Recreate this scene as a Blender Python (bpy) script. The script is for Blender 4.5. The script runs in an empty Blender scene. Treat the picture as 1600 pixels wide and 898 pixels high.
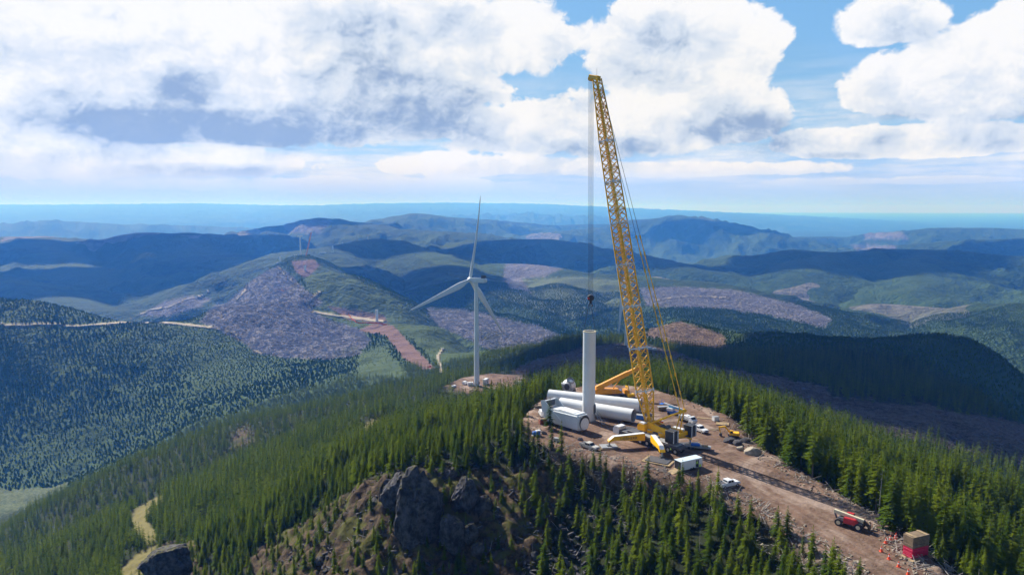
import bpy, bmesh, math, random, time
import numpy as np
from mathutils import Vector, Matrix, Euler
T0 = time.time()
R = math.radians
C = bpy.context.scene.collection
S = bpy.context.scene
# ------------------------------------------------------------------ camera, exposure, sun, sky
CAMZ = 65.0; PITCH = R(6.2); F = 1142.0
cam = bpy.data.cameras.new('camera'); camo = bpy.data.objects.new('camera', cam); C.objects.link(camo)
camo.location = (0, 0, CAMZ); camo.rotation_euler = (R(90) - PITCH, 0, 0)
cam.sensor_width = 36; cam.lens = 36 * F / 1600; cam.clip_start = 1.0; cam.clip_end = 300000
S.camera = camo
S.view_settings.view_transform = 'Standard'; S.view_settings.look = 'None'
S.view_settings.exposure = 0.62; S.view_settings.gamma = 1; S.view_settings.use_curve_mapping = False
S.cycles.volume_bounces = 2; S.cycles.max_bounces = 5; S.cycles.diffuse_bounces = 2; S.cycles.glossy_bounces = 2
S.cycles.transmission_bounces = 2; S.cycles.transparent_max_bounces = 6
S.cycles.use_denoising = True; S.cycles.denoising_prefilter = 'ACCURATE'
SUN_AZ = -39.0; SUN_EL = 38.0            # azimuth from +Y towards +X
sd = Vector((math.sin(R(SUN_AZ)) * math.cos(R(SUN_EL)), math.cos(R(SUN_AZ)) * math.cos(R(SUN_EL)), math.sin(R(SUN_EL))))
sl = bpy.data.lights.new('sun', 'SUN'); sl.energy = 5.0; sl.angle = R(0.5); sl.color = (1.0, 0.96, 0.90)
so = bpy.data.objects.new('sun', sl); C.objects.link(so); so.rotation_euler = sd.to_track_quat('Z', 'Y').to_euler()

class NT:
    """tiny helper to write node trees"""
    def __init__(s, tree): s.t = tree; s.n = tree.nodes; s.l = tree.links
    def put(s, inp, v):
        if isinstance(v, bpy.types.NodeSocket): s.l.new(v, inp)
        elif v is not None:
            if isinstance(v, (tuple, list)) and len(v) == 3 and inp.type == 'RGBA': v = (*v, 1)
            inp.default_value = v
    def m(s, op, a, b=None, c=None, clamp=False):
        n = s.n.new('ShaderNodeMath'); n.operation = op; n.use_clamp = clamp
        s.put(n.inputs[0], a); s.put(n.inputs[1], b)
        if c is not None: s.put(n.inputs[2], c)
        return n.outputs[0]
    def vm(s, op, a, b=None, scale=None):
        n = s.n.new('ShaderNodeVectorMath'); n.operation = op
        s.put(n.inputs[0], a)
        if b is not None: s.put(n.inputs[1], b)
        if scale is not None: s.put(n.inputs['Scale'], scale)
        return n.outputs[1] if op in ('DOT_PRODUCT', 'LENGTH', 'DISTANCE') else n.outputs[0]
    def noise(s, vec, scale, detail=4, rough=0.55, dist=0.0, col=False, lac=2.0):
        n = s.n.new('ShaderNodeTexNoise'); s.put(n.inputs['Vector'], vec); s.put(n.inputs['Scale'], scale)
        n.inputs['Detail'].default_value = detail; n.inputs['Roughness'].default_value = rough
        n.inputs['Distortion'].default_value = dist; n.inputs['Lacunarity'].default_value = lac
        return n.outputs['Color' if col else 'Fac']
    def ss(s, v, a, b, lo=0.0, hi=1.0):
        n = s.n.new('ShaderNodeMapRange'); n.interpolation_type = 'SMOOTHSTEP'
        s.put(n.inputs[0], v)
        for i, q in enumerate((a, b, lo, hi)): s.put(n.inputs[i + 1], q)
        return n.outputs[0]
    def mix(s, f, a, b, mode='MIX'):
        n = s.n.new('ShaderNodeMix'); n.data_type = 'RGBA'; n.blend_type = mode
        s.put(n.inputs[0], f); s.put(n.inputs[6], a); s.put(n.inputs[7], b); return n.outputs[2]
    def attr(s, name):
        n = s.n.new('ShaderNodeAttribute'); n.attribute_name = name; return n.outputs['Fac']

def pix_dir(px, py):
    u = px - 800; v = py - 449
    return (u, F * math.cos(PITCH) - v * math.sin(PITCH), -(F * math.sin(PITCH) + v * math.cos(PITCH)))
def P(px, py, Y):
    d = pix_dir(px, py); t = Y / d[1]; return (d[0] * t, Y, CAMZ + d[2] * t)
def G(px, py, z=0.0):
    d = pix_dir(px, py); t = (z - CAMZ) / d[2]; return (d[0] * t, d[1] * t, z)

W = bpy.data.worlds.new('World'); S.world = W; W.use_nodes = True
w = NT(W.node_tree); w.n.clear()
sky = w.n.new('ShaderNodeTexSky'); sky.sky_type = 'NISHITA'; sky.sun_disc = False
sky.sun_elevation = R(SUN_EL); sky.sun_rotation = R(SUN_AZ); sky.altitude = 900; sky.air_density = 1.0; sky.dust_density = 0.6; sky.ozone_density = 2.0
D = w.n.new('ShaderNodeTexCoord').outputs['Generated']
sx = w.n.new('ShaderNodeSeparateXYZ'); w.l.new(D, sx.inputs[0])
x_, y_, z_ = sx.outputs
az = w.m('MULTIPLY', w.m('ARCTAN2', x_, y_), 57.2958); el = w.m('MULTIPLY', w.m('ARCSINE', z_), 57.2958)
azel = w.n.new('ShaderNodeCombineXYZ'); w.put(azel.inputs[0], az); w.put(azel.inputs[1], w.m('MULTIPLY', el, 1.25)); AE = azel.outputs[0]
sunoff = w.vm('ADD', AE, (-0.9, 1.6, 0))           # towards the sun in (azimuth, elevation)
WX = w.vm('SUBTRACT', w.noise(AE, 0.25, 3, 0.55, col=True), (0.5, 0.5, 0.5))
AEw = w.vm('ADD', AE, w.vm('SCALE', WX, scale=2.6))
def billow(vec, scale, detail):
    v = w.n.new('ShaderNodeTexVoronoi'); v.feature = 'SMOOTH_F1'; v.inputs['Smoothness'].default_value = .35; v.voronoi_dimensions = '3D'; v.normalize = True
    w.put(v.inputs['Vector'], vec); v.inputs['Scale'].default_value = scale; v.inputs['Detail'].default_value = detail; v.inputs['Roughness'].default_value = .55; v.inputs['Lacunarity'].default_value = 2.1
    return w.m('SUBTRACT', 1.0, w.m('MULTIPLY', v.outputs['Distance'], 1.0))
def puff(vec):
    return w.m('ADD', w.m('MULTIPLY', w.noise(vec, 0.17, 7, 0.56), 0.50), w.m('MULTIPLY', billow(vec, 0.26, 5), 0.50))
nA = puff(AEw); nB = puff(w.vm('ADD', AEw, (-0.8, 1.4, 0)))
def pae(px, py):
    d = pix_dir(px, py); h = math.hypot(d[0], d[1]); return math.degrees(math.atan2(d[0], d[1])), math.degrees(math.atan2(d[2], h))
# cumulus bodies: centre and radii in pixels of the view, turned into azimuth and elevation; base flattened
blobs = [(110, 70, 230, 120, .9), (400, 105, 250, 130, 1.0), (600, 130, 190, 105, 1.1), (300, 185, 360, 62, 1.1), (650, 190, 130, 48, 1.1), (520, 20, 200, 60, .7), (250, -10, 300, 50, .8),
         (0, 190, 90, 60, .7), (790, 70, 110, 90, .85), (700, 30, 170, 70, .6), (915, 60, 50, 34, .40),
         (1060, 100, 145, 130, 1.4), (1120, 185, 110, 70, 1.15), (980, 205, 190, 75, 1.0), (820, 215, 130, 50, .8), (1180, 60, 50, 50, .5),
         (1385, 45, 95, 62, 1.05), (1480, 140, 175, 110, 1.3), (1590, 120, 140, 140, 1.2), (1440, 225, 230, 48, .9),
         (1285, 228, 80, 32, .95), (320, 258, 170, 26, 1.0), (110, 255, 170, 34, .75), (1050, 268, 240, 20, .75), (760, 262, 160, 24, .7), (1400, 284, 300, 14, .55),
         (560, 292, 330, 13, .4), (1700, 30, 120, 80, .9), (-160, 60, 180, 120, .9), (700, -170, 500, 120, .5), (1200, -220, 260, 110, .6)]
env = None; hgt = None; hw = None
for cx, cy, rx, ry, am in blobs:
    a0, e0 = pae(cx, cy); a1, e1 = pae(cx + rx, cy - ry)
    ra = max(abs(a1 - a0), .5); re = max(abs(e1 - e0), .3)
    da = w.m('DIVIDE', w.m('SUBTRACT', az, a0), ra); de = w.m('DIVIDE', w.m('SUBTRACT', el, e0), re)
    low = w.m('MULTIPLY', w.m('MINIMUM', de, 0.0), 0.75)       # flatter underside
    de2 = w.m('ADD', de, low)
    r2 = w.m('ADD', w.m('MULTIPLY', da, da), w.m('MULTIPLY', de2, de2))
    b = w.m('MULTIPLY', w.m('SUBTRACT', 1.0, w.m('MULTIPLY', r2, 0.8)), am)
    b = w.m('MAXIMUM', b, -1.2)
    env = b if env is None else w.m('SMOOTH_MAX', env, b, 0.15)
    wt = w.m('MULTIPLY', w.m('MAXIMUM', w.m('SUBTRACT', 1.4, r2), 0.0), am * (1 if rx * ry > 8000 else 2.5))
    hb = w.m('MULTIPLY', wt, de)
    hgt = hb if hgt is None else w.m('ADD', hgt, hb); hw = wt if hw is None else w.m('ADD', hw, wt)
hgt = w.m('DIVIDE', hgt, w.m('ADD', hw, .15))
# beyond the bank of cumulus ahead the sky is open
behind = w.m('MAXIMUM', w.ss(w.m('ABSOLUTE', az), 44, 62), w.ss(el, 24, 34))
env = w.m('SUBTRACT', env, w.m('MULTIPLY', behind, 1.5))
def finef(v): return w.m('ADD', w.m('MULTIPLY', w.noise(v, 1.1, 7, 0.62), .6), w.m('MULTIPLY', w.m('SUBTRACT', billow(v, 0.75, 4), .12), .4))
fine = finef(AEw); fineB = finef(w.vm('ADD', AEw, (-0.16, 0.30, 0)))
dens = w.m('ADD', w.m('MULTIPLY', w.m('ADD', env, 0.05), 0.72), w.m('ADD', w.m('MULTIPLY', w.m('SUBTRACT', nA, 0.62), 2.5), w.m('MULTIPLY', w.m('SUBTRACT', fine, 0.5), 0.55)))
cov = w.ss(dens, -0.04, 0.15)
veiln = w.noise(w.vm('MULTIPLY', AE, (0.10, 0.8, 1)), 1.0, 6, 0.6)
veil = w.m('MULTIPLY', w.ss(veiln, 0.34, 0.66), w.m('MULTIPLY', w.ss(el, 12, 4), 0.85))
cov = w.m('MULTIPLY', w.m('MAXIMUM', cov, w.m('MULTIPLY', veil, w.m('SUBTRACT', 1.0, behind))), w.ss(el, 0.6, 3.0))
thick = w.ss(dens, 0.05, 0.9)
big = w.noise(AEw, 0.10, 3, .5)
under = None
for cx, cy, rx, ry, am in [(640, 178, 150, 62, 1), (400, 205, 240, 38, 1), (190, 205, 170, 34, .9), (330, 160, 120, 40, .5), (560, 50, 90, 40, .5), (730, 40, 60, 30, .5), (1185, 205, 80, 40, .9), (960, 240, 130, 26, .7), (880, 150, 50, 50, .5),
                           (1570, 205, 140, 40, .9), (1400, 205, 70, 40, .5), (90, 120, 90, 50, .5), (330, 272, 150, 14, .9), (1300, 246, 60, 10, .6), (500, 130, 60, 30, .4)]:
    a0, e0 = pae(cx, cy); a1, e1 = pae(cx + rx, cy - ry)
    da = w.m('DIVIDE', w.m('SUBTRACT', az, a0), abs(a1 - a0) * 1.25); de = w.m('DIVIDE', w.m('SUBTRACT', el, e0), abs(e1 - e0) * 1.25)
    b = w.m('MULTIPLY', w.m('MAXIMUM', w.m('SUBTRACT', 1.0, w.m('ADD', w.m('MULTIPLY', da, da), w.m('MULTIPLY', de, de))), 0.0), am)
    under = b if under is None else w.m('MAXIMUM', under, b)
lit = w.m('ADD', 0.60, w.m('MULTIPLY', w.m('SUBTRACT', nA, nB), 2.6))
lit = w.m('ADD', lit, w.m('MULTIPLY', w.m('SUBTRACT', fine, fineB), 0.6))
lit = w.m('ADD', lit, w.m('MULTIPLY', hgt, 0.30))
lit = w.m('ADD', lit, w.m('MULTIPLY', w.m('SUBTRACT', big, .5), 1.5))
lit = w.m('ADD', lit, w.m('MULTIPLY', w.m('SUBTRACT', 1.0, thick), 0.18))
lit = w.m('SUBTRACT', lit, w.m('MULTIPLY', under, w.m('ADD', .12, w.m('MULTIPLY', nA, 0.85))), clamp=True)
lit = w.m('ADD', lit, w.m('MULTIPLY', w.m('SUBTRACT', nA, .55), 0.55)); lit = w.m('ADD', lit, w.m('MULTIPLY', w.m('SUBTRACT', fine, fineB), .1), clamp=True)
ccol = w.mix(w.ss(lit, 0, .5), (0.30, 0.41, 0.61), (0.66, .75, .88)); ccol = w.mix(w.ss(lit, .35, .95), ccol, (0.96, 0.965, 0.98))
ccol = w.mix(w.ss(el, 3.8, 0.8), ccol, (0.80, 0.90, 1.20))
bs = w.n.new('ShaderNodeBackground'); w.l.new(sky.outputs[0], bs.inputs[0]); bs.inputs[1].default_value = 0.070
hs = w.mix(w.m('MULTIPLY', w.m('SUBTRACT', 1.0, behind), 0.6), sky.outputs[0], (2.0, 5.0, 8.8)); hs = w.mix(w.ss(el, 6.0, 0.0, 0, .85), hs, (4.6, 6.3, 12.0)); w.l.new(hs, bs.inputs[0])
bc = w.n.new('ShaderNodeBackground'); w.l.new(ccol, bc.inputs[0]); bc.inputs[1].default_value = 0.66
ms = w.n.new('ShaderNodeMixShader'); w.l.new(cov, ms.inputs[0]); w.l.new(bs.outputs[0], ms.inputs[1]); w.l.new(bc.outputs[0], ms.inputs[2])
wo = w.n.new('ShaderNodeOutputWorld'); w.l.new(ms.outputs[0], wo.inputs[0])
W.cycles.sampling_method = 'MANUAL'; W.cycles.sample_map_resolution = 512

# ------------------------------------------------------------------ small helpers
def tag(o, label=None, cat=None, group=None, kind=None):
    if label: o['label'] = label
    if cat: o['category'] = cat
    if group: o['group'] = group
    if kind: o['kind'] = kind
    return o
def mat(name, col, rough=0.6, metal=0.0, var=0.0, vscale=3.0, bump=0.0, dirt=None, spec=0.5):
    m_ = bpy.data.materials.new(name); m_.use_nodes = True; t = NT(m_.node_tree)
    b = t.n['Principled BSDF']; b.inputs['Roughness'].default_value = rough; b.inputs['Metallic'].default_value = metal
    b.inputs['Specular IOR Level'].default_value = spec
    co = t.n.new('ShaderNodeTexCoord').outputs['Object']
    c = (*col, 1)
    if var or dirt:
        n = t.noise(co, vscale, 5, 0.6)
        dk = tuple(q * (1 - var) for q in col) if not dirt else dirt
        c = t.mix(t.ss(n, 0.35, 0.75, 0, 1 if var else .6), c, (*dk, 1)) if var or dirt else c
    t.put(b.inputs['Base Color'], c)
    if bump:
        bn = t.n.new('ShaderNodeBump'); bn.inputs['Strength'].default_value = bump
        t.l.new(t.noise(co, vscale * 3, 6, 0.65), bn.inputs['Height']); t.l.new(bn.outputs[0], b.inputs['Normal'])
    return m_

# ------------------------------------------------------------------ noise in numpy (for terrain and placement)
def _h(ix, iy, s):
    n = (ix * 374761393 + iy * 668265263 + s * 1274126177).astype(np.int64) & 0xffffffff
    n = ((n ^ (n >> 13)) * 1274126177) & 0xffffffff
    n = (n ^ (n >> 16)) & 0xffffffff
    return n.astype(np.float64) / 4294967295.0
def vnoise(x, y, s=0):
    xi = np.floor(x).astype(np.int64); yi = np.floor(y).astype(np.int64); fx = x - xi; fy = y - yi
    a = _h(xi, yi, s) * 2 * np.pi; b = _h(xi + 1, yi, s) * 2 * np.pi; c = _h(xi, yi + 1, s) * 2 * np.pi; d = _h(xi + 1, yi + 1, s) * 2 * np.pi
    g = lambda t, dx, dy: np.cos(t) * dx + np.sin(t) * dy
    u = fx * fx * fx * (fx * (fx * 6 - 15) + 10); v = fy * fy * fy * (fy * (fy * 6 - 15) + 10)
    n0 = g(a, fx, fy) * (1 - u) + g(b, fx - 1, fy) * u; n1 = g(c, fx, fy - 1) * (1 - u) + g(d, fx - 1, fy - 1) * u
    return (n0 * (1 - v) + n1 * v) * 1.4
def fbm(x, y, octv=4, s=0, gain=0.5):
    r = 0; a = 1.0; t = 0
    for i in range(octv):
        r = r + a * vnoise(x, y, s + i * 17); t += a; a *= gain; x = x * 2.03 + 11.3; y = y * 2.03 + 5.7
    return r / t
def ridged(x, y, octv=4, s=0):
    r = 0; a = 1.0; t = 0
    for i in range(octv):
        r = r + a * (1 - np.abs(vnoise(x, y, s + i * 17)) * 2); t += a; a *= 0.5; x = x * 2.03 + 3.1; y = y * 2.03 + 7.9
    return r / t
def sst(v, a, b):
    t = np.clip((v - a) / (b - a), 0, 1); return t * t * (3 - 2 * t)

# ------------------------------------------------------------------ terrain height
near_pts = []
def N(*a): near_pts.append(P(*a))
def Nz(px, py, z): near_pts.append(G(px, py, z))
def Wd(az, r, z): near_pts.append((r * math.sin(R(az)), r * math.cos(R(az)), z))
for p in [(840, 660), (862, 690), (940, 712), (1030, 732), (1100, 742), (1080, 690), (1160, 700), (1180, 755), (1060, 645), (960, 612), (885, 616), (1000, 618), (1100, 655), (1000, 660), (900, 670)]: Nz(*p, 0)
for p in [(1250, 770, -.6), (1220, 800, -1), (1310, 830, -1.5), (1360, 870, -2), (1420, 870, -2), (1300, 790, -.8), (1340, 815, -1.2), (1480, 898, -3)]: Nz(*p)
for p in [(600, 745, 190), (700, 735, 187), (780, 740, 188), (830, 720, 190), (650, 898, 160), (900, 762, 184), (900, 820, 172), (900, 898, 160), (800, 820, 172), (800, 898, 160), (1000, 765, 177), (1000, 830, 163), (1000, 898, 150),
          (1100, 778, 167), (1150, 808, 156), (1200, 898, 139), (1280, 890, 130), (1100, 898, 143),
          (1400, 790, 190), (1600, 820, 200), (1600, 898, 170), (1300, 728, 260), (1600, 812, 330), (1450, 775, 290), (1170, 660, 300), (1200, 682, 240),
          (1560, 690, 480), (1300, 640, 520), (1130, 632, 430), (1400, 700, 420), (1560, 740, 420), (1250, 655, 420), (1200, 590, 600), (1000, 545, 950), (1060, 562, 780), (1580, 655, 640), (1400, 660, 480), (980, 575, 560),
          (1300, 600, 720), (1450, 605, 750), (1200, 575, 760), (1350, 528, 1130), (1200, 533, 1080), (1500, 533, 1130), (1585, 575, 1080), (1600, 630, 950), (1430, 522, 1160),
          (1060, 507, 1250), (1020, 520, 1150), (1120, 555, 1000), (1110, 528, 1150),
          (840, 575, 600), (780, 575, 680), (850, 553, 850), (930, 537, 950), (880, 570, 700),
          (830, 652, 215), (800, 665, 215), (750, 660, 300), (850, 636, 320), (765, 640, 420), (700, 648, 420), (830, 634, 410), (765, 602, 567), (720, 604, 570), (810, 600, 575), (765, 590, 610), (765, 613, 540), (690, 634, 500), (900, 592, 380), (950, 588, 400),
          (600, 615, 700), (500, 647, 720), (400, 673, 750), (300, 712, 720), (150, 772, 700), (0, 842, 640), (600, 680, 330), (500, 740, 290), (400, 765, 330), (300, 805, 330), (200, 850, 330), (100, 898, 330), (0, 898, 380),
          (450, 898, 190), (300, 898, 230), (200, 898, 280), (500, 805, 210), (560, 700, 270), (450, 705, 420), (300, 755, 500), (150, 822, 480), (600, 642, 480), (480, 675, 560), (660, 660, 330), (700, 690, 240),
          (0, 880, 480), (60, 780, 900), (20, 790, 860), (110, 757, 930),
          # far side of the valley, amphitheatre of forest below the ridge
          (100, 742, 1010), (0, 757, 980), (200, 725, 960), (300, 680, 960), (100, 600, 1220), (200, 620, 1180), (0, 640, 1180), (300, 600, 1200), (400, 600, 1130), (500, 600, 1060), (560, 560, 1240), (640, 592, 960), (450, 640, 980), (370, 650, 1000),
          (400, 548, 1360), (350, 517, 1460), (260, 505, 1500), (130, 503, 1520), (60, 482, 1620), (0, 480, 1620), (-100, 482, 1650), (470, 520, 1480), (500, 550, 1340), (400, 490, 1720), (330, 497, 1640),
          (588, 503, 1580), (640, 545, 1250), (680, 575, 1050), (560, 500, 1640), (610, 508, 1540), (550, 520, 1500),
          (475, 452, 2000), (475, 430, 2200), (475, 409, 2500), (520, 425, 2300), (570, 450, 2060), (640, 484, 1760), (700, 520, 1460), (750, 553, 1200), (400, 440, 2250), (430, 475, 1850)]: N(*p)
# hidden ground behind the crests
for p in [(-43, 1000, -330), (-30, 1850, -300), (-20, 1950, -330), (-8, 2400, -330), (-3, 1600, -330), (1, 1350, -290), (5, 1350, -270), (12, 1550, -330), (20, 1650, -330), (28, 1650, -340), (35, 1650, -340), (34, 1400, -240), (40, 1300, -300), (45, 900, -280), (45, 400, -110), (45, 220, -50), (60, 300, -120), (60, 150, -45),
          (-35, 970, -335), (-28, 960, -315), (-20, 930, -275), (-14, 900, -235), (-8, 880, -198), (-45, 420, -170), (-60, 300, -170), (-45, 200, -80), (0, 100, -42), (-25, 110, -45), (25, 95, -30), (40, 100, -22), (0, 50, -60), (90, 150, -80), (-90, 150, -120), (180, 150, -120), (135, 150, -110), (-135, 150, -130),
          (90, 600, -300), (-90, 600, -330), (180, 600, -330), (135, 600, -330), (-135, 600, -330), (-16, 2800, -360), (-10, 2900, -380), (-25, 2600, -400), (-5, 2600, -420), (-38, 2600, -420), (5, 2600, -430), (15, 2600, -430), (30, 2600, -430), (45, 2600, -430)]: Wd(*p)
for a in (70, 110, 150, 180, -150, -110, -70): Wd(a, 2600, -430)
near_pts = np.array(near_pts)
def uw(x, y): return np.arctan2(x, y), np.log(np.maximum(np.hypot(x, y), 5.0))
def tk(r2): return 0.5 * r2 * np.log(r2 + 1e-12)
_u, _w = uw(near_pts[:, 0], near_pts[:, 1]); _n = len(_u)
_A = np.zeros((_n + 3, _n + 3)); _A[:_n, :_n] = tk((_u[:, None] - _u) ** 2 + (_w[:, None] - _w) ** 2) + np.eye(_n) * 2e-5
_A[:_n, _n] = 1; _A[:_n, _n + 1] = _u; _A[:_n, _n + 2] = _w; _A[_n:, :_n] = _A[:_n, _n:].T
_sol = np.linalg.solve(_A, np.concatenate([near_pts[:, 2], [0, 0, 0]]))
def tps(x, y):
    u, w_ = uw(x, y); out = np.empty(len(u))
    for i in range(0, len(u), 20000):
        a = u[i:i + 20000]; b = w_[i:i + 20000]
        out[i:i + 20000] = tk((a[:, None] - _u) ** 2 + (b[:, None] - _w) ** 2) @ _sol[:_n] + _sol[_n] + _sol[_n + 1] * a + _sol[_n + 2] * b
    return out
ridges = [  # (slope, width, noise amplitude, points)
    (.30, 120, 30, [(-250, 378, 6500), (0, 370, 6200), (60, 370, 6000), (110, 378, 5800), (170, 374, 5600), (220, 364, 5600), (300, 364, 5400), (350, 370, 5200), (410, 366, 5200)]),
    (.26, 120, 30, [(60, 370, 6000), (90, 400, 4700), (150, 440, 3700)]),
    (.26, 120, 25, [(300, 364, 5400), (330, 395, 4500), (390, 415, 3800)]),
    (.30, 120, 30, [(390, 366, 7000), (440, 352, 7300), (500, 340, 7300), (560, 347, 7000), (620, 357, 6500), (700, 362, 6300), (760, 369, 6000)]),
    (.25, 150, 25, [(600, 342, 9500), (630, 340, 9300), (655, 333, 9500), (680, 338, 9500), (760, 343, 10000), (860, 352, 11000), (930, 350, 11000)]),
    (.28, 120, 30, [(860, 362, 8300), (930, 357, 8800), (1000, 343, 9000), (1060, 336, 9000), (1120, 346, 8500), (1185, 362, 8000)]),
    (.22, 150, 25, [(1180, 380, 8500), (1250, 370, 9000), (1330, 370, 9500), (1400, 362, 9000), (1480, 356, 8500), (1560, 356, 8500), (1680, 362, 8000)]),
    (.22, 150, 25, [(1370, 385, 6800), (1500, 378, 6500), (1600, 372, 6000), (1720, 370, 6000)]),
    (.30, 100, 28, [(1170, 415, 4200), (1200, 397, 4400), (1240, 390, 4500), (1300, 393, 4300), (1400, 389, 4300), (1500, 391, 4200), (1580, 399, 4000), (1680, 405, 3900)]),
    (.30, 90, 25, [(1300, 393, 4300), (1270, 420, 3600), (1230, 450, 3200)]),
    (.30, 90, 25, [(1450, 391, 4200), (1440, 425, 3500), (1400, 455, 3000)]),
    (.33, 60, 14, [(1320, 512, 2200), (1345, 492, 2450), (1400, 477, 2600), (1480, 484, 2450), (1550, 477, 2300), (1610, 474, 2200), (1720, 462, 2100), (1850, 455, 2000)]),
    (.28, 100, 25, [(760, 374, 5200), (850, 374, 4800), (920, 388, 4500), (1000, 402, 4200), (1080, 416, 3900), (1160, 431, 3700), (1230, 452, 3300), (1280, 480, 2900)]),
    (.28, 90, 16, [(770, 412, 3400), (850, 416, 3200), (900, 426, 3000), (1000, 432, 2900), (1070, 440, 2800), (1150, 452, 2650), (1230, 472, 2450), (1300, 508, 2150)]),
    (.26, 70, 12, [(900, 426, 3000), (880, 450, 2600), (900, 485, 2200)]),
    (.26, 70, 12, [(1070, 440, 2800), (1060, 465, 2350), (1100, 500, 1950)]),
    (.30, 80, 16, [(470, 400, 3000), (490, 392, 3300), (520, 387, 3500), (575, 373, 3900), (640, 386, 3700), (700, 410, 3200), (740, 436, 2700), (800, 468, 2350), (860, 512, 2000)]),
    (.30, 60, 10, [(640, 482, 2050), (700, 484, 1980), (760, 490, 1900), (820, 505, 1820), (870, 524, 1760)]),
    (.28, 90, 18, [(440, 415, 3300), (330, 440, 2900), (270, 458, 2750), (200, 488, 2550)]),
    (.28, 90, 18, [(-60, 430, 3500), (60, 450, 3000), (120, 480, 2500)]),
    (.25, 200, 40, [(-200, 352, 12000), (0, 349, 12000), (80, 344, 12000), (180, 350, 12500), (300, 352, 13000), (420, 357, 13500)]),
    (.05, 900, 16, [(-300, 320, 30000), (100, 320, 30000), (300, 318, 30000), (430, 321, 30000), (520, 321, 30000), (600, 318, 30000), (700, 317, 30000), (800, 318, 30000), (870, 322, 30000), (1000, 327, 30000)]),
    (.12, 400, 50, [(700, 338, 18000), (830, 334, 18000), (900, 338, 18000)]),
    (.30, 120, 25, [(1900, 400, 3500), (2600, 420, 3000)]), (.30, 120, 25, [(-300, 400, 4500), (-1100, 420, 4000)]),
]
def seg_field(x, y, pts, step):
    """nearest sample of a 3-D polyline: the max of soft cones"""
    return pts
def ridge_height(x, y):
    out = np.full(len(x), -1e9)
    wx = x + fbm(x / 700, y / 700, 3, 5) * 160; wy = y + fbm(x / 700, y / 700, 3, 9) * 160
    for sl_, wd, na, pl in ridges:
        pts = np.array([P(*q) for q in pl]); Ls = np.hypot(*(pts[1:, :2] - pts[:-1, :2]).T)
        best = np.full(len(x), -1e9)
        reach = 600 / sl_ + 200
        lo = pts[:, :2].min(0) - reach; hi = pts[:, :2].max(0) + reach
        sel = np.where((x > lo[0]) & (x < hi[0]) & (y > lo[1]) & (y < hi[1]))[0]
        if not len(sel): continue
        # warp fades at the crest so the skyline stays put
        X = x[sel]; Y = y[sel]; WX_ = wx[sel]; WY_ = wy[sel]; b = np.full(len(sel), -1e9); dm = np.full(len(sel), 1e9)
        for i in range(len(pts) - 1):
            a = pts[i]; c = pts[i + 1]; v = c - a; L2 = v[0] ** 2 + v[1] ** 2
            t = np.clip(((WX_ - a[0]) * v[0] + (WY_ - a[1]) * v[1]) / L2, 0, 1)
            d = np.hypot(WX_ - a[0] - t * v[0], WY_ - a[1] - t * v[1])
            b = np.maximum(b, a[2] + t * v[2] - sl_ * (np.sqrt(d * d + wd * wd) - wd)); dm = np.minimum(dm, d)
        b += na * sst(dm, 0, 450) * 4.6 * (ridged(X / 560, Y / 560, 4, 3) - .45) + 16 * sst(dm, 20, 160) * (ridged(X / 190, Y / 190, 3, 13) - .45) + na * .25 * fbm(X / 260, Y / 260, 3, 8)
        out[sel] = np.maximum(out[sel], b)
    return out
def poly_px(pts, z=0.0): return np.array([G(px, py, z)[:2] for px, py in pts])
def sdf(x, y, poly):
    """signed distance to a closed polygon, negative inside"""
    n = len(poly); d = np.full(len(x), 1e18); ins = np.zeros(len(x), bool)
    for i in range(n):
        ax, ay = poly[i]; bx, by = poly[(i + 1) % n]; ex = bx - ax; ey = by - ay
        t = np.clip(((x - ax) * ex + (y - ay) * ey) / (ex * ex + ey * ey + 1e-9), 0, 1)
        d = np.minimum(d, (x - ax - t * ex) ** 2 + (y - ay - t * ey) ** 2)
        c = ((ay > y) != (by > y)) & (x < (bx - ax) * (y - ay) / (by - ay + 1e-12) + ax); ins ^= c
    d = np.sqrt(d); return np.where(ins, -d, d)
PAD = poly_px([(838, 640), (868, 616), (930, 600), (1010, 606), (1075, 628), (1128, 650), (1160, 690), (1215, 725), (1290, 765), (1360, 805), (1480, 900), (1620, 1010), (1450, 1010), (1375, 900), (1310, 855), (1245, 815), (1170, 775), (1110, 748), (1030, 733), (945, 714), (880, 697), (840, 683), (825, 662)])
TPAD = np.array([P(px, py, Y)[:2] for px, py, Y in [(702, 602, 560), (725, 594, 585), (765, 590, 600), (808, 592, 592), (828, 600, 570), (805, 609, 545), (765, 614, 532), (722, 611, 540)]])
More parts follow.
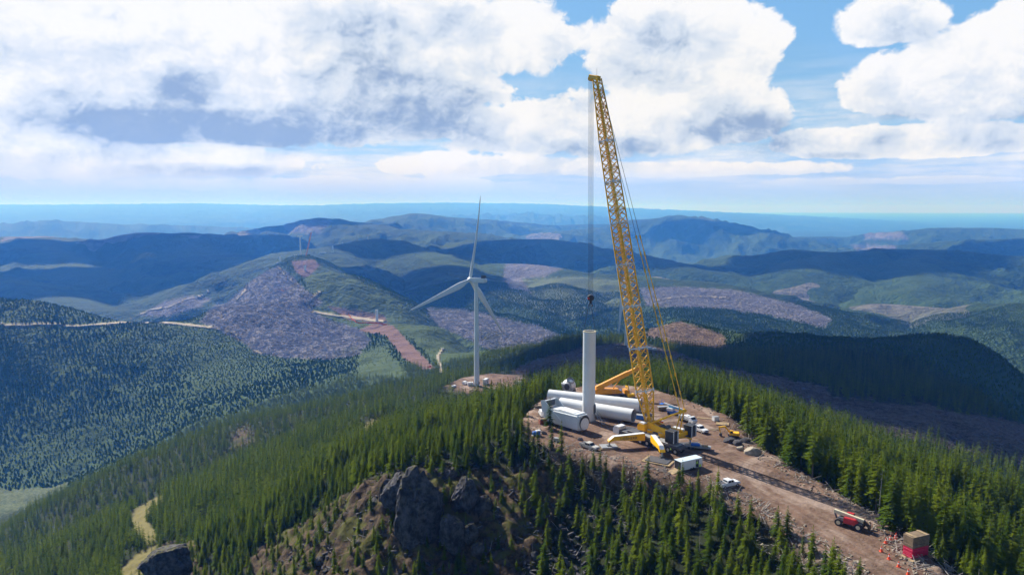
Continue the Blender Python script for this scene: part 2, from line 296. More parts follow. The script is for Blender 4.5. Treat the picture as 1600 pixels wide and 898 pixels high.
def height(x, y):
    r = np.hypot(x, y)
    zn = np.where(r < 4500, tps(x, y), -460.0)
    zn = zn * (1 - sst(r, 2700, 3600)) - 460 * sst(r, 2700, 3600)
    sp = sdf(x, y, PAD); st = sdf(x, y, TPAD)
    off = sst(sp, 0, 14) * sst(st, 0, 20)
    amp = sst(r, 650, 1100)
    zn = zn + off * (fbm(x / 16, y / 16, 4, 1) * 2.0 * (1 - sst(r, 500, 900)) + fbm(x / 45, y / 45, 3, 2) * 3.5 + amp * 13 * (ridged(x / 240, y / 240, 4, 6) - .5))
    padz = np.interp(-y, [-250, -185, -150, -120, -60], [0.25, 0, -1.3, -2.6, -6]) + fbm(x / 9, y / 9, 4, 33) * .22
    k = 1 - sst(sp, 0, 7); zn = zn * (1 - k) + padz * k
    k = 1 - sst(st, 0, 14); zn = zn * (1 - k) + (-72.5 + fbm(x / 12, y / 12, 3, 4) * .3) * k
    rd = np.where(r > 1500, ridge_height(x, y), -1e9)
    base = -480 + 60 * fbm(x / 800, y / 800, 5, 12) - 60 * sst(r, 9000, 30000)
    base = base + 40 * sst(r, 3500, 7000) * (1 - sst(r, 12000, 20000)) * ridged(x / 1500, y / 1500, 4, 21)
    a = np.maximum(np.maximum(zn, rd), base)
    return a
# ------------------------------------------------------------------ what covers the ground
def proj(x, y, z):
    dz = z - CAMZ; cp, sp_ = math.cos(PITCH), math.sin(PITCH)
    dep = np.maximum(y * cp - dz * sp_, 1e-3)
    return 800 + F * x / dep, 449 - F * (y * sp_ + dz * cp) / dep
def pline(px, py, pts):
    d = np.full(len(px), 1e18)
    for (ax, ay), (bx, by) in zip(pts[:-1], pts[1:]):
        ex = bx - ax; ey = by - ay; t = np.clip(((px - ax) * ex + (py - ay) * ey) / (ex * ex + ey * ey), 0, 1)
        d = np.minimum(d, (px - ax - t * ex) ** 2 + ((py - ay - t * ey) * 1.0) ** 2)
    return np.sqrt(d)
SLASH = [([(312, 502), (330, 482), (365, 457), (385, 434), (435, 416), (452, 428), (478, 452), (505, 470), (485, 486), (525, 503), (565, 515), (580, 532), (562, 552), (520, 562), (470, 560), (430, 556), (398, 550), (372, 530), (340, 515)], 1100, 2600),
         ([(668, 482), (720, 484), (760, 490), (800, 502), (840, 508), (874, 524), (830, 545), (800, 554), (760, 545), (735, 530), (690, 512), (672, 495)], 1450, 2200),
         ([(790, 412), (830, 408), (878, 420), (850, 432), (815, 435), (830, 457), (800, 452), (785, 435)], 2400, 3800),
         ([(1000, 450), (1060, 448), (1150, 453), (1240, 475), (1300, 498), (1290, 512), (1200, 492), (1130, 482), (1010, 478)], 1850, 3000),
         ([(440, 352), (480, 342), (520, 345), (500, 362), (450, 364)], 6000, 8000), 
         ([(215, 492), (260, 470), (300, 462), (330, 466), (310, 480), (260, 496)], 1500, 3600), ([(1350, 362), (1410, 362), (1420, 374), (1350, 374)], 7500, 9500), ([(1330, 382), (1400, 384), (1400, 392), (1340, 390)], 5000, 8500)]
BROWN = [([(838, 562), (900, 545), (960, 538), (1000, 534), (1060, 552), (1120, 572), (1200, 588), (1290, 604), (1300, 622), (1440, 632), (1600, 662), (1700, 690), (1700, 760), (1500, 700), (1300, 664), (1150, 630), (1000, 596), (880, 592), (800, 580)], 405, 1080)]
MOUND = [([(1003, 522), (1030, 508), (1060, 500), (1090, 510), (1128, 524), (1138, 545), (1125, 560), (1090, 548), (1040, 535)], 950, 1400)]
SCRUB = [([(450, 815), (490, 785), (550, 765), (600, 742), (700, 728), (790, 735), (840, 728), (870, 730), (885, 760), (860, 830), (840, 898), (830, 990), (380, 990), (390, 860)], 100, 215), ([(255, 850), (300, 840), (330, 898), (330, 950), (200, 950), (215, 890)], 180, 300), ([(560, 668), (585, 655), (600, 658), (575, 682)], 260, 420), ([(360, 690), (380, 672), (400, 678), (380, 700)], 500, 800)]
YOUNG = [([(466, 410), (478, 404), (520, 420), (570, 443), (640, 478), (700, 513), (775, 556), (760, 575), (715, 585), (690, 572), (645, 530), (606, 512), (570, 520), (530, 508), (488, 488), (484, 470), (478, 440)], 1050, 2600), ([(380, 455), (470, 520), (420, 500), (350, 480)], 1500, 2400), ([(560, 552), (600, 540), (640, 590), (560, 590)], 950, 1450)]
FIELD = [([(-20, 765), (40, 752), (115, 748), (95, 770), (30, 805), (-20, 845)], 740, 960), ([(700, 428), (760, 440), (900, 432), (990, 440), (1000, 470), (900, 500), (790, 470)], 2000, 3300)]
ROADS = [([(-40, 507), (60, 507), (130, 509), (200, 503), (240, 502), (300, 508), (350, 514), (368, 522), (374, 532)], 3.2, 1250, 1620),
         ([(370, 468), (385, 452), (382, 436)], 3, 1700, 2500), ([(436, 418), (448, 434), (470, 448), (500, 452)], 2.6, 1800, 2500), ([(500, 456), (480, 472), (486, 486), (530, 494), (600, 502)], 3.2, 1500, 2200),
         ([(398, 548), (410, 552)], 3, 1250, 1450), ([(692, 545), (684, 556), (690, 580)], 3, 950, 1500), ([(205, 499), (236, 484), (262, 481), (290, 468), (318, 462), (330, 452)], 1.1, 1500, 3000), ([(190, 501), (236, 502)], 5, 1300, 1620), ([(1015, 470), (1080, 462), (1140, 466)], 2, 1900, 2900)]
RED = [([(585, 505), (614, 508), (645, 540), (680, 575), (668, 581), (630, 560), (602, 524), (556, 517)], 1000, 1650), ([(512, 478), (560, 486), (600, 492), (606, 505), (545, 500)], 1450, 1800), ([(455, 408), (490, 405), (500, 414), (478, 436), (462, 425)], 2100, 2700), ([(430, 452), (475, 448), (478, 456), (440, 458)], 1800, 2200)]
STRAW = [([(250, 770), (262, 782), (236, 800), (232, 815), (246, 838), (232, 852), (212, 838), (204, 818), (212, 795)], 230, 560), ([(563, 670), (585, 652), (604, 655), (596, 668), (572, 684)], 260, 460), ([(190, 890), (215, 862), (245, 850), (235, 880), (215, 920), (190, 940)], 180, 320)]
TRACK = [][:0] and [([(246, 776), (220, 802), (214, 815), (236, 838), (226, 850)], 9, 250, 520)]
def mask(px, py, y, polys, soft=6, wob=None):
    out = np.zeros(len(px))
    for pl, y0, y1 in polys:
        s = np.where((y > y0) & (y < y1))[0]
        if len(s): out[s] = np.maximum(out[s], 1 - sst(sdf(px[s], py[s], pl) + (wob[s] if wob is not None else 0), -soft / 2, soft / 2))
    return out
def covers(x, y, z):
    px, py = proj(x, y, z)
    wob = fbm(x / 25, y / 25, 4, 41) * 14 * np.clip(500 / np.maximum(y, 1), .25, 1.2)
    ok = y > 50
    c = {}
    c['slash'] = mask(px, py, y, SLASH, 5, wob) * ok
    c['brown'] = np.maximum(mask(px, py, y, BROWN, 6, wob), 0) * ok
    c['mound'] = mask(px, py, y, MOUND, 5, wob) * ok
    c['scrub'] = mask(px, py, y, SCRUB, 22, wob * 1.6) * ok
    c['field'] = mask(px, py, y, FIELD, 6, wob) * ok
    c['young'] = mask(px, py, y, YOUNG, 14, wob) * ok * (1 - c['slash'])
    c['straw'] = mask(px, py, y, STRAW, 8, wob * .5) * ok
    c['redd'] = mask(px, py, y, RED, 3, wob * .3) * ok
    rd = np.zeros(len(x))
    for pl, wd, y0, y1 in ROADS + TRACK:
        s = np.where((y > y0) & (y < y1))[0]
        if len(s): rd[s] = np.maximum(rd[s], 1 - sst(pline(px[s], py[s], pl), wd * .4, wd * .8))
    c['road'] = rd * ok
    sp = sdf(x, y, PAD); st = sdf(x, y, TPAD)
    wn = fbm(x / 7, y / 7, 3, 44) * 3
    c['dirt'] = np.maximum(1 - sst(sp + wn, 1, 5), 1 - sst(st + wn * 2, -3, 8))
    c['edge'] = (1 - sst(sp + wn * 1.6, 2, 8))
    s = np.where((sp < 4) & (y < 215))[0]; ln = np.full(len(x), 99.0)
    if len(s): ln[s] = pline(x[s], y[s], LANE)
    c['lane'] = np.exp(-((ln - 1.15) / .38) ** 2) + .7 * np.exp(-((ln - 3.6 - wn * .2) / .5) ** 2)
    c['sp'] = sp; c['st'] = st; c['px'] = px; c['py'] = py
    return c
LANE = [tuple(G(*q)[:2]) for q in [(1040, 700), (1120, 716), (1200, 758), (1290, 812), (1400, 887), (1540, 985)]]
azs = np.concatenate([np.arange(-180, -42, 4.0), np.arange(-42, -37, .5), np.arange(-37, 37, .13), np.arange(37, 42, .5), np.arange(42, 180, 4.0)])
rs = [25.0]
while rs[-1] < 90000:
    q = rs[-1]; rs.append(q * (1.05 if q < 90 else 1.0052 if q < 3000 else 1.008 if q < 12000 else 1.02))
rs = np.array(rs)
def make_ground():
    A, Rr = np.meshgrid(np.radians(azs), rs); x = (np.sin(A) * Rr).ravel(); y = (np.cos(A) * Rr).ravel()
    z = height(x, y); c = covers(x, y, z)
    # stumps, slash and rubble give the cleared ground a rough surface
    r = np.hypot(x, y)
    rough = c['slash'] * 1.6 + c['brown'] * 1.1 + c['mound'] * 1.2 + c['scrub'] * 1.6
    z = z + rough * fbm(x / 5, y / 5, 3, 70) * 1.0 + c['scrub'] * np.maximum(ridged(x / 11, y / 11, 3, 72) - .35, 0) * 3.2 * sst(c['sp'], 2, 12)
    z = z + (1 - sst(c['sp'], 4, 10)) * sst(c['sp'], -1, 3) * np.maximum(fbm(x / 3.0, y / 3.0, 4, 75), 0) * 1.8 * (y < 235)
    nr, na = len(rs), len(azs)
    me = bpy.data.meshes.new('ground')
    i = np.arange(nr - 1)[:, None] * na + np.arange(na)[None, :]; j = np.arange(nr - 1)[:, None] * na + (np.arange(na)[None, :] + 1) % na
    f = np.stack([i, j, j + na, i + na], -1).reshape(-1, 4)
    n0 = len(x); cx = np.append(x, 0); cy = np.append(y, 0); cz = np.append(z, z[:na].mean() - 2)
    fan = np.array([[n0, (k + 1) % na, k] for k in range(na)])
    me.vertices.add(n0 + 1); me.vertices.foreach_set('co', np.stack([cx, cy, cz], -1).ravel())
    me.loops.add(len(f) * 4 + len(fan) * 3); me.loops.foreach_set('vertex_index', np.concatenate([f[:, ::-1].ravel(), fan[:, ::-1].ravel()]))
    me.polygons.add(len(f) + len(fan))
    ls = np.concatenate([np.arange(len(f)) * 4, len(f) * 4 + np.arange(len(fan)) * 3]); me.polygons.foreach_set('loop_start', ls)
    me.polygons.foreach_set('use_smooth', np.ones(len(ls), bool)); me.update(calc_edges=True)
    for k in ('straw', 'young', 'lane', 'slash', 'brown', 'mound', 'scrub', 'field', 'redd', 'road', 'dirt', 'edge'):
        at = me.attributes.new(k, 'FLOAT', 'POINT'); at.data.foreach_set('value', np.append(c[k], 0).astype(np.float32))
    o = bpy.data.objects.new('ground', me); C.objects.link(o); tag(o, 'logged forest hills running down to a hazy plain', None, None, 'structure')
    return o, z.reshape(nr, na)
ground, Zg = make_ground()
# running horizon per azimuth, to leave out trees nobody could see
_el = (Zg - CAMZ) / rs[:, None]; HOR = np.maximum.accumulate(_el, 0)
def visible(x, y, ztop, margin=0.0):
    a = np.degrees(np.arctan2(x, y)); r = np.hypot(x, y)
    ia = np.clip(np.searchsorted(azs, a), 0, len(azs) - 1); ir = np.clip(np.searchsorted(rs, r) - 3, 0, len(rs) - 1)
    return (ztop - CAMZ) / r > HOR[ir, ia] - margin

gm = bpy.data.materials.new('ground'); gm.use_nodes = True; t = NT(gm.node_tree); b = t.n['Principled BSDF']
b.inputs['Roughness'].default_value = .95; b.inputs['Specular IOR Level'].default_value = .15
co = t.n.new('ShaderNodeNewGeometry').outputs['Position']
n300 = t.noise(co, 1 / 260, 4, .6); n40 = t.noise(co, 1 / 38, 4, .6); n8 = t.noise(co, 1 / 7.0, 3, .65); n2 = t.noise(co, 1 / 1.6, 4, .65); n05 = t.noise(co, 2.2, 4, .7)
dist = t.vm('LENGTH', co)
farm = t.ss(dist, 1500, 3200)
# plantation blocks of different age far off
wv = t.vm('ADD', co, t.vm('SCALE', t.vm('SUBTRACT', t.noise(co, 1 / 500, 3, .6, col=True), (.5, .5, .5)), scale=420.0))
wv = t.vm('MULTIPLY', wv, (1, 1, 0.0))
vo = t.n.new('ShaderNodeTexVoronoi'); t.put(vo.inputs['Vector'], wv); vo.inputs['Scale'].default_value = 1 / 620
sp_ = t.n.new('ShaderNodeSeparateColor'); t.l.new(vo.outputs['Color'], sp_.inputs[0]); cell = sp_.outputs[0]; cell2 = sp_.outputs[1]
forest = t.mix(t.ss(n40, .3, .7), (.009, .020, .008), (.021, .042, .013))  # albedo kept low to carry the canopy's self-shading
young = t.mix(t.ss(n8, .3, .7), (.034, .066, .016), (.062, .105, .026))
cut = t.mix(t.ss(n40, .35, .65), (.10, .10, .09), (.21, .195, .185))
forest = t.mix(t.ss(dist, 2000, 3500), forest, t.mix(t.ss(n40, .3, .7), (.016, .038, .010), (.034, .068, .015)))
fc = t.mix(t.m('MULTIPLY', t.ss(cell, .55, .60), .8), forest, young)
fc = t.mix(t.m('MULTIPLY', t.m('MULTIPLY', t.ss(cell2, .955, .965), farm), t.ss(dist, 10000, 8000)), fc, cut)
fc = t.mix(t.ss(n300, .55, .75, 0, .45), fc, young)
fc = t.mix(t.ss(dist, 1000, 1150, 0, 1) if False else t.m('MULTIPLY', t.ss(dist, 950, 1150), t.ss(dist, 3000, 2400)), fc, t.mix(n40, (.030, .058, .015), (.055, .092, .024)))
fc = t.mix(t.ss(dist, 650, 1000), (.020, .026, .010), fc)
sl1 = t.ss(t.noise(co, 1 / 3.2, 4, .75), .36, .66)
slash = t.mix(sl1, (.055, .050, .064), (.32, .305, .36)); slash = t.mix(t.ss(n40, .45, .7, 0, .5), slash, (.12, .10, .09)); slash = t.mix(t.ss(t.noise(co, 1 / 90, 3, .6), .58, .72, 0, .6), slash, (.06, .075, .03))
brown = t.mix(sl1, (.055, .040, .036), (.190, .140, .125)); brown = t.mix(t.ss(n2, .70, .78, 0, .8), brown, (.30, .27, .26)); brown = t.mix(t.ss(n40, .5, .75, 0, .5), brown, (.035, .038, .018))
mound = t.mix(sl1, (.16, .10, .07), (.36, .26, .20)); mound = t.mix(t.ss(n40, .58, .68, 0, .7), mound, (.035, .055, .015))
scr = t.mix(t.ss(n2, .35, .65), (.030, .022, .014), (.12, .080, .048)); scr = t.mix(t.ss(n8, .50, .60, 0, .85), scr, (.085, .085, .018)); scr = t.mix(t.ss(t.noise(co, 1 / 3, 5, .7), .58, .68, 0, .75), scr, (.055, .052, .055))
fld = t.mix(sl1, (.035, .058, .020), (.13, .15, .075))
redd = t.mix(n8, (.13, .070, .060), (.20, .12, .10))
road = t.mix(n2, (.30, .25, .18), (.42, .36, .27))
d1 = t.mix(t.ss(n8, .3, .7), (.112, .066, .045), (.225, .138, .097)); d1 = t.mix(t.ss(n2, .45, .7, 0, .6), d1, (.23, .165, .12))
d1 = t.mix(t.ss(t.noise(co, 1 / 22, 4, .6, 1.5), .50, .62, 0, .8), d1, (.36, .27, .215)); d1 = t.mix(t.ss(t.noise(co, 1 / 15, 4, .6, .5), .30, .42, .65, 0), d1, (.065, .045, .036)); d1 = t.mix(t.ss(n05, .62, .75, 0, .6), d1, (.34, .29, .26))
# wheel ruts along the haul road
rx = t.vm('DOT_PRODUCT', co, (0.80, 0.60, 0)); ry = t.vm('DOT_PRODUCT', co, (-0.60, 0.80, 0))
rut = t.n.new('ShaderNodeCombineXYZ'); t.put(rut.inputs[0], t.m('MULTIPLY', rx, .9)); t.put(rut.inputs[1], t.m('MULTIPLY', ry, .025))
d1 = t.mix(t.ss(t.noise(rut.outputs[0], 1.0, 4, .6, .4), .5, .66, 0, .45), d1, (.085, .060, .046))
col = fc
edge = t.mix(t.ss(n2, .4, .6), (.035, .024, .018), (.12, .082, .060))
edge = t.mix(t.ss(n05, .58, .7, 0, .8), edge, (.27, .235, .21))
lanecol = t.mix(n2, (.17, .115, .085), (.30, .22, .17))
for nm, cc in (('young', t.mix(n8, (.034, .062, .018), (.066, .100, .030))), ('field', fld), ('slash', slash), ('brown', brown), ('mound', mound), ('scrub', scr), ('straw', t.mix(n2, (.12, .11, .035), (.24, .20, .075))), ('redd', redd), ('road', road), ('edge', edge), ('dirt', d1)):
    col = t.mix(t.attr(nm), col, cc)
col = t.mix(t.m('MULTIPLY', t.m('MULTIPLY', t.attr('lane'), t.attr('dirt')), t.ss(n8, .3, .6, .25, .75)), col, lanecol)
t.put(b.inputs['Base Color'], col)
# canopy relief far off, stones close by
bn = t.n.new('ShaderNodeBump'); bn.inputs['Distance'].default_value = 1.0
open_ = t.m('MAXIMUM', t.attr('dirt'), t.m('MAXIMUM', t.attr('road'), t.attr('field')))
can = t.m('MULTIPLY', t.m('MULTIPLY', t.m('ADD', t.noise(co, 1 / 13, 3, .7), t.m('MULTIPLY', t.noise(co, 1 / 60, 3, .6), 2.0)), 20.0), t.m('MULTIPLY', t.ss(dist, 900, 2400), t.m('SUBTRACT', 1.0, open_)))
sto = t.m('MULTIPLY', t.m('ADD', t.m('MULTIPLY', n2, .5), t.m('MULTIPLY', n05, .16)), t.ss(dist, 900, 400))
slb = t.m('MULTIPLY', t.m('MULTIPLY', t.m('ADD', t.attr('slash'), t.m('ADD', t.attr('brown'), t.attr('mound'))), sl1), 1.4)
t.put(bn.inputs['Height'], t.m('ADD', can, t.m('ADD', sto, slb))); bn.inputs['Strength'].default_value = .9
t.l.new(bn.outputs[0], b.inputs['Normal'])
ground.data.materials.append(gm)
print('ground', round(time.time() - T0, 1), len(ground.data.vertices))

# ------------------------------------------------------------------ haze over the whole country
def make_haze():
    me = bpy.data.meshes.new('haze'); bm = bmesh.new(); bmesh.ops.create_cube(bm, size=1)
    lo = float(Zg.min()) - 3; hi = max(345.0, float(Zg.max()) + 6)
    for v in bm.verts: v.co = (v.co.x * 190000, v.co.y * 190000, lo if v.co.z < 0 else hi)
    bm.to_mesh(me); bm.free(); o = bpy.data.objects.new('haze', me); C.objects.link(o); tag(o, 'pale blue haze over the hills', None, None, 'stuff')
    m_ = bpy.data.materials.new('haze'); m_.use_nodes = True; n = m_.node_tree; n.nodes.clear()
    v = n.nodes.new('ShaderNodeVolumePrincipled'); v.inputs['Color'].default_value = (.072, .30, 1.0, 1); v.inputs['Absorption Color'].default_value = (.93, .86, 1, 1); v.inputs['Density'].default_value = HAZE; v.inputs['Anisotropy'].default_value = 0.22
    out = n.nodes.new('ShaderNodeOutputMaterial'); n.links.new(v.outputs[0], out.inputs['Volume']); me.materials.append(m_)
HAZE = 1.02e-4
make_haze()

# ------------------------------------------------------------------ clouds overhead (above the frame): they shade the hills
cm = bpy.data.materials.new('cloud'); cm.use_nodes = True; cm.node_tree.nodes['Principled BSDF'].inputs['Base Color'].default_value = (.9, .9, .9, 1); cm.node_tree.nodes['Principled BSDF'].inputs['Roughness'].default_value = 1
def cloud_over(px, py, Y, rx, ry, H, seed, rot=0):
    gx, gy, gz = P(px, py, Y); k = (H - gz) / sd.z
    bm = bmesh.new(); bmesh.ops.create_icosphere(bm, subdivisions=5, radius=1)
    co = np.array([v.co[:] for v in bm.verts]); ang = np.arctan2(co[:, 1], co[:, 0])
    wob = 1 + .38 * fbm(co[:, 0] * 1.6 + seed * 7.3, co[:, 1] * 1.6 + co[:, 2], 5, seed)
    up = .25 + .35 * np.abs(fbm(co[:, 0] * 3 + seed, co[:, 1] * 3, 4, seed + 5))
    for v, q, w_, h_ in zip(bm.verts, co, wob, up):
        x0, y0 = q[0] * rx * w_, q[1] * ry * w_; c_, s_ = math.cos(R(rot)), math.sin(R(rot))
        v.co = (x0 * c_ - y0 * s_, x0 * s_ + y0 * c_, (q[2] * h_ * min(rx, ry) if q[2] > 0 else q[2] * .06 * min(rx, ry)))
    me = bpy.data.meshes.new('cloud'); bm.to_mesh(me); bm.free(); me.materials.append(cm)
    o = bpy.data.objects.new('cloud', me); C.objects.link(o); o.location = (gx + sd.x * k, gy + sd.y * k, H)
    for p_ in me.polygons: p_.use_smooth = True
    tag(o, 'unseen white cumulus cloud above the frame, placed to shade the hills', None, 'unseen clouds shading the hills', 'stuff')
for a in [(1350, 590, 700, 360, 260, 1350, 1, -8), (1480, 560, 930, 330, 300, 1350, 2, 0), (880, 555, 860, 190, 90, 1300, 3, 10), (1080, 575, 640, 210, 120, 1350, 16, -25),
          (150, 385, 5200, 1500, 700, 3900, 4, 0), (60, 430, 3800, 700, 450, 3300, 5, 0), (430, 375, 4900, 700, 800, 3900, 6, 0),
          (640, 400, 4300, 700, 900, 3600, 7, 0), (660, 440, 2750, 330, 330, 2700, 8, 20), (960, 405, 4300, 900, 330, 3500, 9, -20),
          (1320, 420, 4000, 620, 520, 3600, 10, 0), (1480, 415, 4100, 420, 300, 3700, 11, 0), (1200, 400, 4300, 260, 260, 3600, 12, 0), (520, 345, 7200, 900, 400, 5600, 13, 0), (1100, 350, 8300, 900, 350, 6500, 14, 0), (1560, 385, 5600, 700, 400, 4700, 15, 0), (120, 440, 3300, 800, 520, 3100, 21, 10), (300, 400, 4200, 600, 350, 3600, 23, 0), (870, 390, 4700, 600, 260, 4000, 24, -10)]:
    cloud_over(*a)
# ------------------------------------------------------------------ trees
def crown_mat(name, dark, light, trans=.3):
    m_ = bpy.data.materials.new(name); m_.use_nodes = True; t = NT(m_.node_tree); t.n.clear()
    oi = t.n.new('ShaderNodeObjectInfo').outputs['Random']; co = t.n.new('ShaderNodeTexCoord').outputs['Object']
    c = t.mix(oi, (*dark, 1), (*light, 1)); n = t.noise(co, 1.3, 3, .6); c = t.mix(t.ss(n, .35, .7), c, t.mix(.6, c, (*light, 1)))
    di = t.n.new('ShaderNodeBsdfDiffuse'); tr = t.n.new('ShaderNodeBsdfTranslucent'); t.l.new(c, di.inputs[0])
    t.l.new(t.mix(1.0, c, (1.3, 1.25, .55, 1), 'MULTIPLY'), tr.inputs[0])
    mx = t.n.new('ShaderNodeMixShader'); mx.inputs[0].default_value = trans; t.l.new(di.outputs[0], mx.inputs[1]); t.l.new(tr.outputs[0], mx.inputs[2])
    o = t.n.new('ShaderNodeOutputMaterial'); t.l.new(mx.outputs[0], o.inputs[0]); return m_
M_crown = crown_mat('conifer needles', (.026, .064, .008), (.140, .178, .013), .28)
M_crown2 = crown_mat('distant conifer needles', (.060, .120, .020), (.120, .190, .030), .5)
M_bark = mat('bark', (.13, .10, .075), .95, var=.5, vscale=2)
M_snag = mat('bleached wood', (.36, .33, .30), .9, var=.4, vscale=1.5)
M_bush = crown_mat('bush leaves', (.06, .09, .012), (.14, .15, .02), .35)
def mesh_from(name, V, Fc, mats, mi=None):
    me = bpy.data.meshes.new(name); me.from_pydata(V, [], Fc)
    for q in mats: me.materials.append(q)
    if mi: me.polygons.foreach_set('material_index', mi)
    me.update(); return me
def trunk_geo(h, r, bend=0.0, n=5, V=None, Fc=None):
    V = [] if V is None else V; Fc = [] if Fc is None else Fc; b0 = len(V)
    for k, tt in enumerate((0, .3, .65, 1)):
        for i in range(n):
            a = 2 * math.pi * i / n; rr = r * (1 - .93 * tt); V.append((rr * math.cos(a) + bend * tt * tt, rr * math.sin(a), h * tt))
    for k in range(3):
        for i in range(n): Fc.append((b0 + k * n + i, b0 + k * n + (i + 1) % n, b0 + (k + 1) * n + (i + 1) % n, b0 + (k + 1) * n + i))
    return V, Fc
def crown_geo(seed, h=1.0, rad=.16, base=.12, levels=24, dense=1.0, droop=.35, twigs=5):
    """whorls of drooping boughs, each bough a spray of small needle faces"""
    rn = random.Random(seed); V = []; Fc = []
    gap = rn.uniform(0, 6.28)
    for k in range(levels):
        tt = base + (1 - base) * (k / levels) ** .92; z0 = tt * h
        L0 = rad * h * (1 - (tt - base) / (1 - base)) ** .78 + .012 * h
        low = min(1, (tt - base) / .12 + .55)
        nb = max(4, int((7 if tt < .75 else 5) * dense))
        a0 = rn.uniform(0, 6.28)
        for i in range(nb):
            if rn.random() < .14: continue
            a = a0 + 6.283 * i / nb + rn.uniform(-.3, .3); L = L0 * rn.uniform(.50, 1.28) * low * (1 + .2 * math.cos(a - gap))
            ca, sa = math.cos(a), math.sin(a); up = .22 * (tt - .3)
            zz = z0 + rn.uniform(-.4, .4) * h / levels
            for j in range(twigs):
                q = (j + .6) / twigs; cx = L * q; cz = zz + L * (up * q * 2 - droop * q * q * 1.3)
                wd = L * (.36 * (1 - q) + .15) * rn.uniform(.75, 1.25); ln = L / twigs * 1.35
                for s in (-1, 1):
                    dx = rn.uniform(.1, .5) * ln; dz = -rn.uniform(.05, .40) * wd
                    p0 = (cx - ln * .6, 0, cz + .1 * ln); p1 = (cx + dx + ln * .2, s * wd, cz + dz); p2 = (cx + ln * .75, s * .15 * wd, cz - .18 * ln)
                    bI = len(V)
                    for p in (p0, p1, p2): V.append((p[0] * ca - p[1] * sa, p[0] * sa + p[1] * ca, p[2]))
                    Fc.append((bI, bI + 1, bI + 2))
    # leader
    bI = len(V); e = .012 * h; V += [(e, 0, .95 * h), (-e * .6, e, .95 * h), (-e * .6, -e, .95 * h), (0, 0, 1.03 * h)]
    Fc += [(bI, bI + 1, bI + 3), (bI + 1, bI + 2, bI + 3), (bI + 2, bI, bI + 3)]
    return V, Fc
def far_geo(seed, rad=.2, levels=5):
    rn = random.Random(seed); V = []; Fc = []
    for k in range(levels):
        z0 = .08 + .80 * k / levels; z1 = min(1.0, z0 + .42); L = rad * (1 - k / (levels + .4)); n = 7; b0 = len(V); V.append((rn.uniform(-.01, .01), 0, z1 if k < levels - 1 else 1.0)); a0 = rn.uniform(0, 6)
        for i in range(n * 2):
            a = a0 + math.pi * i / n; l = L * (rn.uniform(.8, 1.2) if i % 2 == 0 else rn.uniform(.4, .65)); V.append((l * math.cos(a), l * math.sin(a), z0 + (0 if i % 2 == 0 else .04)))
        for i in range(n * 2): Fc.append((b0, b0 + 1 + i, b0 + 1 + (i + 1) % (n * 2)))
    return V, Fc
KIND = []   # (crown mesh, trunk mesh), all of unit height
for s, (rad, base, lv, dn, tw) in enumerate([(.165, .06, 19, 1.0, 4), (.13, .16, 18, 1.0, 4), (.145, .10, 21, 1.0, 4), (.115, .32, 15, .95, 4), (.21, .03, 15, 1.1, 4)]):
    V, Fc = crown_geo(s + 3, 1, rad, base, lv, dn, .35, tw); cr = mesh_from('crown', V, Fc, [M_crown])
    V, Fc = trunk_geo(.97, .011 + .003 * (s == 4)); KIND.append((cr, mesh_from('trunk', V, Fc, [M_bark])))
SNAG = []
for s in range(2):
    rn = random.Random(s + 50); V, Fc = trunk_geo(1, .013, .02)
    for k in range(22):
        z = rn.uniform(.25, .95); a = rn.uniform(0, 6.28); L = rn.uniform(.03, .09) * (1.15 - z); b0 = len(V); ca, sa = math.cos(a), math.sin(a)
        V += [(0, 0, z + .006), (0, 0, z - .006), (ca * L, sa * L, z - L * .2)]; Fc.append((b0, b0 + 1, b0 + 2))
    SNAG.append(mesh_from('dead_trunk', V, Fc, [M_snag]))
# joined versions for the mass of the forest
def joined(i, nm):
    cr, tr = KIND[i]; V = [v.co[:] for v in cr.vertices]; n = len(V); Fc = [tuple(p.vertices) for p in cr.polygons]; k = len(Fc)
    V += [v.co[:] for v in tr.vertices]; Fc += [tuple(n + q for q in p.vertices) for p in tr.polygons]
    return mesh_from(nm, V, Fc, [M_crown, M_bark], [0] * k + [1] * (len(Fc) - k))
MASS = [joined(i, 'conifer') for i in range(5)]
MIDT = []
for s in range(3):
    V, Fc = crown_geo(s + 80, 1, (.15, .18, .13)[s], .05, 12, .75, .3, 3); k = len(Fc); V, Fc = trunk_geo(.95, .012, 0, 4, V, Fc)
    MIDT.append(mesh_from('conifer', V, Fc, [M_crown, M_bark], [0] * k + [1] * (len(Fc) - k)))
FART = []
for s in range(3):
    V, Fc = far_geo(s + 20, (.20, .24, .17)[s]); FART.append(mesh_from('far_conifer', V, Fc, [M_crown2]))
